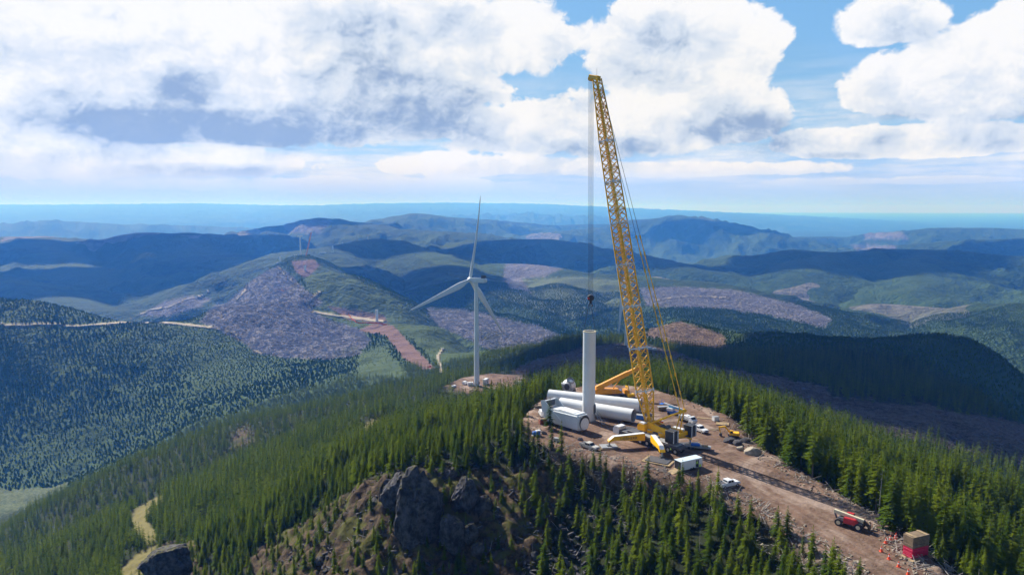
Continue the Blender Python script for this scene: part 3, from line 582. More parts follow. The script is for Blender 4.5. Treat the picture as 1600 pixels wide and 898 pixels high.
def scatter(name, label, pts, hts, idx, protos, seed, wid=1.0):
    """one object whose points carry copies of the prototype meshes"""
    me = bpy.data.meshes.new(name); me.vertices.add(len(pts)); me.vertices.foreach_set('co', np.asarray(pts, np.float32).ravel())
    rn = np.random.RandomState(seed)
    for k, v, ty in (('ht', hts, 'FLOAT'), ('rz', rn.rand(len(pts)) * 6.283, 'FLOAT'), ('wd', hts * (wid * (.85 + .35 * rn.rand(len(pts)))), 'FLOAT'), ('idx', idx, 'INT')):
        at = me.attributes.new(k, ty, 'POINT'); at.data.foreach_set('value', np.asarray(v, np.float32 if ty == 'FLOAT' else np.int32))
    o = bpy.data.objects.new(name, me); C.objects.link(o)
    ng = bpy.data.node_groups.new(name, 'GeometryNodeTree'); ng.interface.new_socket('Geometry', in_out='INPUT', socket_type='NodeSocketGeometry'); ng.interface.new_socket('Geometry', in_out='OUTPUT', socket_type='NodeSocketGeometry')
    n = ng.nodes; l = ng.links; gi = n.new('NodeGroupInput'); go = n.new('NodeGroupOutput')
    gti = n.new('GeometryNodeGeometryToInstance')
    for i in range(len(protos) - 1, -1, -1):
        ob = bpy.data.objects.new('proto', protos[i]); oi = n.new('GeometryNodeObjectInfo'); oi.inputs['Object'].default_value = ob; oi.inputs['As Instance'].default_value = True
        l.new(oi.outputs['Geometry'], gti.inputs[0])
    def na(nm, ty):
        q = n.new('GeometryNodeInputNamedAttribute'); q.data_type = ty; q.inputs['Name'].default_value = nm; return q.outputs[0]
    ip = n.new('GeometryNodeInstanceOnPoints'); l.new(gi.outputs[0], ip.inputs['Points']); l.new(gti.outputs[0], ip.inputs['Instance']); ip.inputs['Pick Instance'].default_value = True
    l.new(na('idx', 'INT'), ip.inputs['Instance Index'])
    cr = n.new('ShaderNodeCombineXYZ'); l.new(na('rz', 'FLOAT'), cr.inputs[2]); l.new(cr.outputs[0], ip.inputs['Rotation'])
    cs = n.new('ShaderNodeCombineXYZ'); w1 = na('wd', 'FLOAT'); l.new(w1, cs.inputs[0]); l.new(w1, cs.inputs[1]); l.new(na('ht', 'FLOAT'), cs.inputs[2]); l.new(cs.outputs[0], ip.inputs['Scale'])
    l.new(ip.outputs[0], go.inputs[0]); md = o.modifiers.new('trees', 'NODES'); md.node_group = ng
    tag(o, label, None, None, 'stuff'); return o
def candidates(r0, r1, sp, seed, azm=38.5):
    rn = np.random.RandomState(seed); xm = r1 * math.sin(R(azm))
    gx, gy = np.meshgrid(np.arange(-xm, xm, sp), np.arange(r0 * .7, r1, sp)); x = gx.ravel() + rn.uniform(-.48, .48, gx.size) * sp; y = gy.ravel() + rn.uniform(-.48, .48, gx.size) * sp
    r = np.hypot(x, y); k = (r > r0) & (r < r1) & (np.abs(np.degrees(np.arctan2(x, y))) < azm); return x[k], y[k]
def grow(x, y, seed, hscale, cull=0.0):
    """where trees stand and how tall they are"""
    rn = np.random.RandomState(seed); z = height(x, y); c = covers(x, y, z); r = np.hypot(x, y)
    bare = np.maximum.reduce([c['straw'], c['slash'], c['brown'], c['mound'], c['road'], c['redd'], c['field'] * (r < 1500), (1 - sst(c['sp'], 2.2, 4.5)), (1 - sst(c['st'], 2, 8))])
    u = rn.rand(len(x)); keep = u > bare * 1.02
    gapn = fbm(x / 30, y / 30, 3, 60); keep &= (u > sst(gapn, .22, .50) * .85); keep &= ~((c['young'] > .5) & (rn.rand(len(x)) < .72))
    # open rocky ground with scattered small trees
    keep &= (rn.rand(len(x)) > c['scrub'] * .30)
    h = hscale * (.58 + .68 * rn.rand(len(x)) ** .8) * (1 + .28 * fbm(x / 60, y / 60, 3, 61))
    h *= (1 - .42 * c['scrub']) * (1 - .62 * c['young'])
    keep &= visible(x, y, z + h * 1.0, .0)
    k = keep; return x[k], y[k], z[k] - .15, h[k], {q: c[q][k] for q in c}
# close woods (< 420 m), split by place
x, y = candidates(95, 430, 2.95, 1)
x, y, z, h, c = grow(x, y, 2, 12.0)
px, py = c['px'], c['py']
right = (x > 40) & (px > 1010) & ((y > G(px.mean(), 700)[1]) | True)
# side of the haul road decides the stand: tall to the right and behind, low to the left of it
side = np.array([1 if (c['sp'][i] < 999 and (px[i] > 1000 and y[i] > np.interp(x[i], [20, 45, 66, 80, 120, 260], [250, 215, 172, 142, 120, 110]))) else 0 for i in range(len(x))])
h = np.where(side == 1, h * 1.08, h * np.interp(x, [-200, -60, 0, 60], [.80, .72, .66, .62]))
h = np.where((side == 0) & (y > 225) & (x > -20), h * 1.25, h)
# keep the young trees near the pad edge low so they do not hide the work site
h = np.where((side == 0) & (x > 12) & (y < 190), np.minimum(h, 7.0), h)
TREES = (x, y, z, h, c, side)
pxh = h * F / y
rank = np.argsort(-(pxh * (1 - (py > 930)) * (px > -10) * (px < 1610) * (py - pxh < 890)))
hero = rank[:290]; rest = np.ones(len(x), bool); rest[hero] = False
rn = random.Random(9)
lab = {0: 'young yellow-green fir on the steep slope below the crane pad', 1: 'tall dark green fir in the dense stand right of the dirt road'}
def tree(nm, X, Y, Z, H, kind, label, group):
    e = bpy.data.objects.new(nm, None); C.objects.link(e); e.location = (X, Y, Z); e.rotation_euler = (rn.uniform(-.03, .03), rn.uniform(-.03, .03), rn.uniform(0, 6.28)); wq = rn.uniform(.85, 1.2); e.scale = (H * wq, H * wq, H)
    e.empty_display_size = .1; tag(e, label, 'tree', group)
    cr, tr = KIND[kind]
    for nn, dd in (('crown', cr), ('trunk', tr)):
        o = bpy.data.objects.new(nn, dd); o.parent = e; C.objects.link(o)
    return e
for i in hero:
    kd = rn.choice([0, 1, 2, 3, 2, 1]) if side[i] else rn.choice([0, 2, 4, 0, 1])
    sdg = int(side[i])
    tree('fir_tree', float(x[i]), float(y[i]), float(z[i]), float(h[i]), kd, lab[sdg], ('firs right of the dirt road', 'firs on the slope below the crane pad')[1 - sdg])
rs_ = np.random.RandomState(4); kk = np.where(side == 1, rs_.choice([0, 1, 2, 3], len(x)), rs_.choice([0, 2, 4, 1], len(x)))
P3 = np.stack([x, y, z], -1)
nearr = rest & (y < 260); kk = np.where(rs_.rand(len(x)) < .035, 5 + (kk % 2), kk); scatter('forest', 'dense fir forest around the work site', P3[nearr], h[nearr], kk[nearr], MASS + SNAG, 5)
o_ = rest & ~nearr; scatter('forest', 'fir forest on the slopes behind the work site', P3[o_], h[o_], kk[o_] % 3, MIDT, 6)
nt = len(x)
x, y = candidates(430, 1080, 4.8, 11); x, y, z, h, c = grow(x, y, 12, 12.0)
h = np.where((c['px'] > 850) & (y > 650), h * 1.15, h * .85)
a_ = y < 720; P3 = np.stack([x, y, z], -1); kk = rs_.randint(0, 3, len(x))
scatter('forest', 'green fir forest on the ridge around the standing turbine', P3[a_], h[a_], kk[a_], MIDT, 7)
scatter('forest', 'dark fir forest on the far side of the clearing', P3[~a_], h[~a_], kk[~a_], MIDT, 8); n2_ = len(x)
x, y = candidates(1080, 2700, 5.4, 21); x, y, z, h, c = grow(x, y, 22, 4.3)
h = h * (1 - .3 * sst(fbm(x / 320, y / 320, 3, 90), .0, .18))
P3 = np.stack([x, y, z], -1); kk = rs_.randint(0, 3, len(x)); scatter('forest', 'fir forest covering the valley sides', P3, h, kk, FART, 9, 1.9)
print('trees', nt, n2_, len(x), round(time.time() - T0, 1))
# ------------------------------------------------------------------ object building tools
class MB:
    """collects shapes in one bmesh and links them as ONE object"""
    def __init__(s): s.b = bmesh.new(); s.mi = 0
    def _add(s, V, Fc, sm=False):
        vs = [s.b.verts.new(v) for v in V]
        for f in Fc:
            try: q = s.b.faces.new([vs[i] for i in f]); q.material_index = s.mi; q.smooth = sm
            except ValueError: pass
        return s
    def box(s, c, d, rz=0, ry=0, bev=0.0):
        M = Matrix.Translation(c) @ Matrix.Rotation(rz, 4, 'Z') @ Matrix.Rotation(ry, 4, 'Y')
        t = bmesh.new(); bmesh.ops.create_cube(t, size=1)
        for v in t.verts: v.co = Vector((v.co.x * d[0], v.co.y * d[1], v.co.z * d[2]))
        if bev: bmesh.ops.bevel(t, geom=t.edges[:], offset=bev, segments=1, affect='EDGES')
        t.verts.index_update(); s._add([M @ v.co for v in t.verts], [[v.index for v in f.verts] for f in t.faces]); t.free(); return s
    def tube(s, p, q, r0, r1=None, n=8, caps=True, sm=True):
        p = Vector(p); q = Vector(q); r1 = r0 if r1 is None else r1; d = (q - p).normalized(); a = d.orthogonal().normalized(); c = d.cross(a); V = []
        for o, r in ((p, r0), (q, r1)):
            for i in range(n): t = 2 * math.pi * i / n; V.append(o + (a * math.cos(t) + c * math.sin(t)) * r)
        s._add(V, [(i, (i + 1) % n, n + (i + 1) % n, n + i) for i in range(n)], sm)
        if caps: s._add(V[:n], [tuple(range(n - 1, -1, -1))]); s._add(V[n:], [tuple(range(n))])
        return s
    def prism(s, prof, y0, y1, bev=0.0, ax='y'):
        """side profile (x, z) pushed from y0 to y1"""
        t = bmesh.new(); A = [t.verts.new((x, y0, z)) for x, z in prof]; B = [t.verts.new((x, y1, z)) for x, z in prof]; n = len(prof)
        t.faces.new(A); t.faces.new(B[::-1])
        for i in range(n): t.faces.new((A[i], B[i], B[(i + 1) % n], A[(i + 1) % n]))
        bmesh.ops.recalc_face_normals(t, faces=t.faces[:])
        if bev: bmesh.ops.bevel(t, geom=t.edges[:], offset=bev, segments=2, affect='EDGES')
        t.verts.index_update(); s._add([v.co[:] for v in t.verts], [[v.index for v in f.verts] for f in t.faces]); t.free(); return s
    def build(s, name, mats, parent=None, loc=None, rz=None):
        me = bpy.data.meshes.new(name); bmesh.ops.recalc_face_normals(s.b, faces=s.b.faces[:]) if len(s.b.faces) < 30000 else None
        s.b.to_mesh(me); s.b.free()
        for m_ in (mats if isinstance(mats, (list, tuple)) else [mats]): me.materials.append(m_)
        o = bpy.data.objects.new(name, me); C.objects.link(o); o.parent = parent
        if loc is not None: o.location = loc
        if rz is not None: o.rotation_euler = (0, 0, rz)
        return o
def thing(name, label, cat, loc, rz=0, group=None):
    o = bpy.data.objects.new(name, None); C.objects.link(o); o.location = loc; o.rotation_euler = (0, 0, rz); o.empty_display_size = .5
    return tag(o, label, cat, group)
def copy_tree(o, parent=None):
    c = o.copy(); C.objects.link(c); c.parent = parent
    for ch in [k for k in CHILD.get(o.name, [])]: copy_tree(ch, c)
    return c
CHILD = {}
def index_children():
    CHILD.clear()
    for o in C.objects:
        if o.parent: CHILD.setdefault(o.parent.name, []).append(o)
def dup(o, loc, rz, label):
    index_children(); c = copy_tree(o); c.location = loc; c.rotation_euler = (0, 0, rz); c['label'] = label; return c
def gz(px, py, z0=0.0):
    """ground point seen at a pixel: iterate on the terrain height"""
    z = z0
    for _ in range(12):
        x, y, _z = G(px, py, z); z = float(height(np.array([x]), np.array([y]))[0])
    return Vector((x, y, z))
def hz(x, y): return float(height(np.array([float(x)]), np.array([float(y)]))[0])
def ang(dx, dy): return math.atan2(dy, dx)
M_yel = mat('crane yellow paint', (1.0, .52, .002), .45, var=.10, vscale=.6)
M_ora = mat('orange crane paint', (.82, .33, .012), .4, var=.2, vscale=.8)
M_wht = mat('white tower paint', (.78, .80, .80), .35, var=.07, vscale=.25)
M_wht2 = mat('white gelcoat', (.74, .77, .78), .3, var=.08, vscale=.4)
M_car = mat('white car paint', (.80, .81, .82), .25, var=.15, vscale=2)
M_sil = mat('silver car paint', (.62, .59, .54), .35, metal=.1, var=.2, vscale=1.5)
M_glass = mat('dark glass', (.02, .03, .04), .08)
M_tyre = mat('tyre rubber', (.025, .025, .025), .85)
M_rim = mat('wheel rim', (.55, .55, .55), .4, metal=.5)
M_blk = mat('black steel', (.03, .03, .033), .5)
M_dk = mat('dark grey steel', (.09, .09, .10), .55, var=.3)
M_gry = mat('grey steel', (.32, .33, .34), .5, var=.2)
M_wire = mat('wire rope', (.05, .05, .055), .5)
M_wood = mat('raw timber', (.42, .30, .16), .85, var=.45, vscale=1.2)
M_mat2 = mat('weathered timber', (.24, .17, .105), .9, var=.5, vscale=1.2)
M_red = mat('red paint', (.55, .03, .035), .5, var=.2)
M_pink = mat('crimson crate paint', (.62, .012, .07), .55, var=.15, vscale=.8)
M_crm = mat('cream paint', (.78, .70, .48), .45, var=.15)
M_blue = mat('blue paint', (.02, .16, .60), .45, var=.2)
M_cy = mat('light blue paint', (.10, .45, .75), .45)
M_orng = mat('cone orange', (.85, .10, .03), .5)
M_vis = mat('hi-vis cloth', (.55, .85, .05), .7)
M_skin = mat('skin', (.50, .30, .20), .6)
M_jean = mat('work trousers', (.05, .06, .10), .9)
M_rock = mat('basalt', (.085, .080, .088), .95, var=.6, vscale=.35, bump=.9)
M_rock2 = mat('pale boulder', (.40, .34, .26), .95, var=.5, vscale=.8, bump=.6)

# ------------------------------------------------------------------ wind turbines
def blade_mesh(L=66.0):
    st = [(0, 1.15, 1.15, 0), (.04, 1.25, 1.2, 0), (.12, 2.1, .95, .25), (.2, 2.5, .75, .45), (.4, 1.95, .5, .3), (.6, 1.5, .36, .15), (.8, 1.05, .24, .05), (.95, .6, .14, 0), (1, .08, .03, 0)]
    V = []; Fc = []; n = 12
    for k, (t_, c, th, off) in enumerate(st):
        tw = R(16) * (1 - t_) ** 2 * (t_ > .05)
        for i in range(n):
            a = 2 * math.pi * i / n; x = math.cos(a) * c + off; y = math.sin(a) * th
            V.append((x * math.cos(tw) - y * math.sin(tw), x * math.sin(tw) + y * math.cos(tw) - 3.2 * t_ ** 2.4, 1.6 + t_ * L))
    for k in range(len(st) - 1):
        for i in range(n): Fc.append((k * n + i, k * n + (i + 1) % n, (k + 1) * n + (i + 1) % n, (k + 1) * n + i))
    Fc.append(tuple(range(len(V) - n, len(V))))
    me = mesh_from('blade', V, Fc, [M_wht2]); me.polygons.foreach_set('use_smooth', [True] * len(Fc)); return me
BLADE = blade_mesh()
def turbine(name, label, loc, hub_dir, phis, hubh=82, cat='wind turbine', group=None, feather=12):
    """hub_dir: horizontal angle the rotor faces"""
    t = thing(name, label, cat, loc, 0, group)
    m_ = MB(); k = 6
    for i in range(k): m_.tube((0, 0, hubh * i / k), (0, 0, hubh * (i + 1) / k), 2.15 - .75 * i / k, 2.15 - .75 * (i + 1) / k, 24, caps=i == k - 1)
    tw = m_.build('tower', M_wht, t)
    f = MB(); f.tube((0, 0, -.3), (0, 0, .35), 3.0, 2.8, 24); f.build('foundation', M_gry, t)
    d = MB(); d.box((1.9, -.9, 2.4), (.5, 1.0, 2.2), rz=-.44); d.build('door', M_dk, t)
    nac = MB(); nac.prism([(-8.5, -1.6), (3.2, -1.9), (4.2, -1.2), (4.2, 1.2), (3.2, 1.9), (-8.5, 1.9), (-9.3, 1.0), (-9.3, -.8)], -1.9, 1.9, .35)
    ng_ = nac.build('nacelle', M_wht, t, (0, 0, hubh + 1.7), hub_dir)
    c_ = MB(); c_.prism([(-8.6, 1.9), (-5.6, 1.9), (-6.3, 4.1), (-8.4, 4.1)], -1.7, 1.7, .1); c_.build('cooler', M_dk, ng_)
    hb = bpy.data.objects.new('hub', None)
    h = MB()
    for a, b2, r0, r1 in ((4.0, 5.2, 1.7, 2.1), (5.2, 7.0, 2.1, 1.9), (7.0, 8.0, 1.9, 1.2), (8.0, 8.5, 1.2, .25)): h.tube((a, 0, 0), (b2, 0, 0), r0, r1, 20)
    hub = h.build('hub', M_wht2, t, (0, 0, hubh + 1.7), hub_dir)
    for ph in phis:
        o = bpy.data.objects.new('blade', BLADE); C.objects.link(o); o.parent = t
        n = Vector((math.cos(hub_dir), math.sin(hub_dir), 0)); tt = Vector((math.sin(hub_dir), -math.cos(hub_dir), 0))
        zdir = (Vector((0, 0, math.cos(R(ph)))) + tt * math.sin(R(ph))).normalized(); ydir = -n; xdir = ydir.cross(zdir)
        M = Matrix((xdir, ydir, zdir)).transposed().to_4x4(); o.matrix_local = Matrix.Translation(Vector((0, 0, hubh + 1.7)) + n * 6.1) @ M @ Matrix.Rotation(R(feather), 4, 'Z')
    return t
# matrix of in-plane axis: positive angles go to the right of the picture and away
tb = gz(745, 602, -72)
turbine('wind_turbine', 'tall white turbine with all three blades on the round clearing behind the trees', (tb.x, tb.y, tb.z - .2), ang(-.82, .57), (16, -104, 136), 81)
t3 = P(978, 547, 950); t3z = hz(t3[0], t3[1])
turbine('wind_turbine', 'distant white turbine half hidden behind the yellow crane boom', (t3[0], t3[1], t3z), ang(-.95, .3), (198, 318, 78), 80, feather=75)
def stub(px, py, Y, h, label, r=3.1, group='unfinished tower sections on the far ridges'):
    x_, y_, _ = P(px, py, Y); z = hz(x_, y_)
    m_ = MB(); m_.tube((0, 0, -.5), (0, 0, h), r, r * .92, 20); m_.mi = 1; m_.tube((0, 0, h), (0, 0, h + .25), r * .95, r * .95, 20)
    o = m_.build('tower_section', [M_wht, M_gry]); o.location = (x_, y_, z); tag(o, label, 'tower section', group); return o
stub(589, 501, 1580, 27, 'white tower section standing alone on the near ridge pad beside orange fencing')
stub(475, 448, 2020, 25, 'white tower section standing above the purple clearcut, below the far work pad')
stub(477, 432, 2250, 16, 'short white tower section just below the far crane and turbine tower')
stub(438, 409, 2900, 26, 'white tower section on the dark slope left of the far crane')
stub(520, 391, 3350, 28, 'white tower section beside white containers on the dark far ridge')
stub(535, 373, 3900, 22, 'small white tower section on the far skyline ridge, left one of two')
stub(575, 372, 3900, 24, 'small white tower section topmost on the far ridge')
# the far ridge site: finished tower with its nacelle and a lattice crane
fx, fy, _ = P(470, 409, 2480); fz = hz(fx, fy)
ft = thing('wind_turbine', 'distant white turbine tower topped by a nacelle without blades on the ridge', 'wind turbine', (fx, fy, fz))
q = MB(); q.tube((0, 0, 0), (0, 0, 78), 2.6, 1.9, 20); q.build('tower', M_wht, ft)
q = MB(); q.prism([(-9, -1.9), (8, -1.9), (9, 0), (8, 1.9), (-9, 1.9)], -2, 2, .3); q.build('nacelle', M_wht, ft, (0, 0, 79.5), .15)
fc_ = thing('lattice_crane', 'distant orange lattice crane leaning over the bladeless turbine', 'crane', (fx + 17, fy - 4, fz))
def lattice(m_, p, q_, w0, w1, bays, rc, rb, side=None, braces=2):
    p = Vector(p); q_ = Vector(q_); d = (q_ - p).normalized(); a = (side - d * side.dot(d)).normalized() if side is not None else d.orthogonal().normalized(); c = d.cross(a)
    cn = [(-1, -1), (1, -1), (1, 1), (-1, 1)]
    pt = lambda k, i: p.lerp(q_, k / bays) + (a * cn[i][0] + c * cn[i][1]) * (w0 + (w1 - w0) * k / bays) / 2
    for i in range(4): m_.tube(pt(0, i), pt(bays, i), rc, rc, 6)
    for k in range(bays):
        for i in range(4):
            j = (i + 1) % 4; e, f_ = (i, j) if (k % 2 == 0) else (j, i)
            m_.tube(pt(k, e), pt(k + 1, f_), rb, rb, 4, False)
            if braces > 1: m_.tube(pt(k, f_), pt(k + .5, e) if False else pt(k + 1, e), rb * .8, rb * .8, 4, False)
            if k % 2 == 0: m_.tube(pt(k, i), pt(k, j), rb, rb, 4, False)
q = MB(); lattice(q, (0, 0, 2), (21, 6, 92), 3.4, 2.6, 18, .5, .3); q.build('boom', M_ora, fc_)
q = MB(); q.box((-2, 0, 1.8), (12, 6, 3), bev=.3); q.box((0, -3, .7), (10, 1.2, 1.4), bev=.3); q.box((0, 3, .7), (10, 1.2, 1.4), bev=.3); q.build('crane_body', M_ora, fc_)
# ------------------------------------------------------------------ the big yellow crane
C0 = Vector((41.2, 197.6, 0.05)); U = Vector((.66, -.751, 0)).normalized(); Vv = Vector((-U.y, U.x, 0)) * -1   # U points to the counterweights
crz = ang(U.x, U.y)
crane = thing('mobile_crane', 'huge yellow lattice boom crane standing on outriggers in the middle of the dirt pad', 'crane', C0)
def rel(p): return Vector(p) - C0
def put(mb, name, mats, parent=crane, loc=(0, 0, 0), rz=0): return mb.build(name, mats, parent, loc, rz)
# carrier: long axis from back-left to front-right of the picture
car_a = ang(15.2, -17.5); ca_c = rel((38.3, 195.6, 0))
ca_c.z = 0
q = MB(); q.box((0, 0, 1.75), (21, 2.9, .9), bev=.1); q.box((-5, 0, 2.5), (5, 2.6, .7), bev=.1); q.mi = 1; q.box((6, 0, 2.35), (7, 2.8, .3), bev=.05); q.box((-1.0, 0, 2.5), (6, 3.2, .6), bev=.1)
chas = put(q, 'carrier', [M_dk, M_gry], crane, ca_c, car_a)
q = MB(); q.prism([(-12.6, .9), (-10.2, .9), (-10.2, 3.1), (-11.9, 3.2), (-12.7, 2.2)], -1.45, 1.45, .12); cab_ = put(q, 'carrier_cab', M_car, crane, ca_c, car_a)
q = MB(); q.box((-12.42, 0, 2.45), (.35, 2.3, .7), ry=-.35); put(q, 'windscreen', M_glass, cab_)
wh = None
for k in range(9):
    xk = -9.6 + k * 2.35
    for s_ in (-1, 1):
        if wh is None:
            q = MB(); q.tube((0, -.25, 0), (0, .25, 0), .82, .82, 18); wm = put(q, 'wheel', M_tyre, crane); q = MB(); q.tube((0, -.29, 0), (0, .29, 0), .42, .42, 12); rm = put(q, 'rim', M_rim, wm); wh = wm
            o = wm
        else:
            o = wh.copy(); C.objects.link(o); r2_ = rm.copy(); C.objects.link(r2_); r2_.parent = o
        o.location = ca_c + Vector((math.cos(car_a) * xk - math.sin(car_a) * s_ * 1.3, math.sin(car_a) * xk + math.cos(car_a) * s_ * 1.3, .85)); o.rotation_euler = (0, 0, car_a)
# four outriggers folded out like a star
feet = {'A': G(950, 699.5), 'B': G(1035, 717), 'C': G(1080, 695), 'D': (38.5, 208, 0)}
for nm, ft_ in feet.items():
    f = rel(ft_); st_ = ca_c + (f - ca_c).normalized() * 2.0; d = (f - st_); L = d.length; a_ = ang(d.x, d.y)
    q = MB(); q.prism([(0, 1.6), (0, 3.6), (L * .86, 3.15), (L, 2.1), (L, 1.7), (L * .94, 1.7), (L * .84, 2.15)], -.75, .75, .06); ob = put(q, 'outrigger_beam', M_yel, crane, (st_.x, st_.y, 0), a_)
    q = MB(); q.prism([(0.05, 3.63), (0.05, 3.68), (L * .855, 3.23), (L * .985, 2.2), (L * .985, 2.15), (L * .855, 3.18)], -.6, .6); put(q, 'top_cover', M_car, ob)
    q = MB(); q.tube((L - .35, 0, .55), (L - .35, 0, 2.2), .24, .24, 12); put(q, 'jack_leg', M_gry, ob)
    q = MB(); q.box((L - .35, 0, .5), (1.3, 1.3, .22), bev=.04); put(q, 'foot_plate', M_blk, ob)
    if nm in 'A':
        cu = bpy.data.curves.new('lettering', 'FONT'); cu.body = 'LIEBHERR'; cu.size = 1.15; cu.extrude = .01; cu.align_x = 'CENTER'; cu.materials.append(M_blk)
        o = bpy.data.objects.new('lettering', cu); C.objects.link(o); me_ = bpy.data.meshes.new_from_object(o.evaluated_get(bpy.context.evaluated_depsgraph_get())); bpy.data.objects.remove(o); o = bpy.data.objects.new('lettering', me_); C.objects.link(o); o.parent = ob; o.location = (L * .45, .775, 2.2); o.rotation_euler = (R(90), 0, R(180))
# superstructure in its own frame: +x towards the counterweights
sup = bpy.data.objects.new('superstructure', None)
q = MB(); q.tube((0, 0, 2.75), (0, 0, 3.3), 1.9, 1.9, 28); put(q, 'slew_ring', M_dk, crane)
q = MB(); q.prism([(-4.6, 3.35), (-4.6, 4.9), (-3.0, 5.7), (1.0, 5.0), (6.5, 4.7), (6.5, 3.35)], -1.55, -.95, .05); q.prism([(-4.6, 3.35), (-4.6, 4.9), (-3.0, 5.7), (1.0, 5.0), (6.5, 4.7), (6.5, 3.35)], .95, 1.55, .05)
q.box((1, 0, 3.6), (10.5, 1.9, .4)); q.box((6.6, 0, 3.9), (1.0, 9.2, 1.0), bev=.1); q.box((3.4, 0, 4.1), (2.6, 1.9, 1.2), bev=.1); deck = put(q, 'superstructure', M_yel, crane, (0, 0, 0), crz)
q = MB(); q.tube((.6, -.85, 4.6), (.6, .85, 4.6), .75, .75, 16); q.tube((2.3, -.85, 4.9), (2.3, .85, 4.9), .7, .7, 16); put(q, 'winch', M_dk, deck)
q = MB(); q.prism([(-5.6, 3.2), (-3.0, 3.2), (-3.0, 5.2), (-5.0, 5.3), (-5.7, 4.2)], -3.2, -1.7, .12); oc = put(q, 'operator_cab', M_yel, deck)
q = MB(); q.prism([(-5.2, 4.0), (-3.2, 4.0), (-3.2, 5.5), (-4.9, 5.55), (-5.4, 4.7)], -3.1, -1.8, .1); put(q, 'cab_top', M_car, oc)
q = MB(); q.box((-4.2, -3.12, 4.7), (1.5, .06, .8)); q.box((-5.35, -2.45, 4.8), (.1, 1.0, .8), ry=-.4); put(q, 'window', M_glass, oc)
q = MB(); q.box((4.6, 2.1, 4.2), (3.4, 1.1, 1.6), bev=.08); put(q, 'engine_housing', M_car, deck)
for s_ in (-1, 1):
    q = MB()
    for k in range(9): q.box((6.9, s_ * 4.1, 3.0 + k * .36), (2.5, 2.7, .33), bev=.03)
    q.mi = 1
    for e in (-1, 1):
        for g in (-1, 1): q.box((6.9 + e * 1.28, s_ * 4.1 + g * .95, 4.45), (.09, .28, 3.2))
    put(q, 'counterweight', [M_blk, M_car], deck)
# A-frame with the guying
foot = Vector((-3.7, 0, 5.0)); tipw = rel((24.6, 217.5, 102.6))
Rm = Matrix.Rotation(crz, 3, 'Z'); footw = Rm @ foot
saw = Rm @ Vector((7.2, 0, 10.6))
q = MB()
for s_ in (-1, 1): q.tube((-2.6, s_ * 1.2, 5.2), (7.2, s_ * .7, 10.6), .28, .24, 8); q.tube((5.8, s_ * 1.0, 4.6), (7.2, s_ * .7, 10.6), .16, .16, 8)
q.box((7.2, 0, 10.6), (1.0, 2.4, .8), bev=.1); q.box((2.0, 0, 7.7), (.3, 2.0, .3)); put(q, 'gantry_frame', M_yel, deck)
# lattice boom, section by section, white joints between
bd = (tipw - footw); BL = bd.length; bdn = bd.normalized(); side = Vv
cuts = [0, 9, 21, 33, 45, 57, 69, 81, 91, BL - .5]
def wid(sv): return 1.4 + 2.0 * sv / 9 if sv < 9 else (3.4 if sv <= 57 else 3.4 - .4 * (sv - 57) / 24 if sv <= 81 else 3.0 - 1.3 * (sv - 81) / (BL - 81))
for i in range(len(cuts) - 1):
    a, b_ = cuts[i], cuts[i + 1]; q = MB(); n_ = max(3, int(round((b_ - a) / 2.1)))
    lattice(q, footw + bdn * a, footw + bdn * b_, wid(a), wid(b_), n_, .23 - .04 * (i > 4), .125, side, 2)
    # rope guide and walkway inside the right-hand face
    c_ = bdn.cross(side).normalized(); o_ = -c_ * 0
    ds = (Vv.normalized()); e_ = ds * (wid(a) * .5 * .9)
    q.tube(footw + bdn * a + e_ * .6, footw + bdn * b_ + ds * wid(b_) * .27, .13, .13, 5); q.tube(footw + bdn * a + e_ * .2, footw + bdn * b_ + ds * wid(b_) * .09, .10, .10, 5)
    q.tube(footw + bdn * a - e_ * .9 + c_ * 0, footw + bdn * b_ - ds * wid(b_) * .0, .07, .07, 5)
    for k in range(int((b_ - a) / 1.05)): p_ = footw + bdn * (a + k * 1.05); q.tube(p_ + ds * wid(a + k) * .08, p_ + ds * wid(a + k) * .30, .06, .06, 4, False)
    bs_ = put(q, 'boom_section', M_yel)
    if 0 < i < 8:
        q = MB(); w_ = wid(a)
        for s_ in (-1, 1):
            pa = footw + bdn * a
            for s2 in (-1, 1):
                q.tube(pa + side.normalized() * s_ * w_ / 2 + c_ * s2 * w_ / 2 - bdn * .55, pa + side.normalized() * s_ * w_ / 2 + c_ * s2 * w_ / 2 + bdn * .55, .24, .24, 8)
            q.tube(pa + side.normalized() * s_ * w_ / 2 - c_ * w_ / 2, pa + side.normalized() * s_ * w_ / 2 + c_ * w_ / 2, .17, .17, 6); q.tube(pa + side.normalized() * w_ / 2 + c_ * s_ * w_ / 2, pa - side.normalized() * w_ / 2 + c_ * s_ * w_ / 2, .17, .17, 6)
        put(q, 'joint_band', M_car, bs_)
fw = -U  # towards the load
q = MB(); hp = tipw
q.box(hp + fw * .9 + Vector((0, 0, .1)), (3.6, 1.7, 1.3), rz=ang(fw.x, fw.y), ry=-.25, bev=.15); q.tube(hp + fw * 2.3 - Vv * .5, hp + fw * 2.3 + Vv * .5, .75, .75, 16); q.tube(hp - Vv * .6, hp + Vv * .6, .6, .6, 14)
put(q, 'boom_head', M_yel)
q = MB(); q.tube(hp + Vector((0, 0, .6)), hp + Vector((0, 0, 2.6)), .05, .05, 5); put(q, 'mast_light', M_gry)
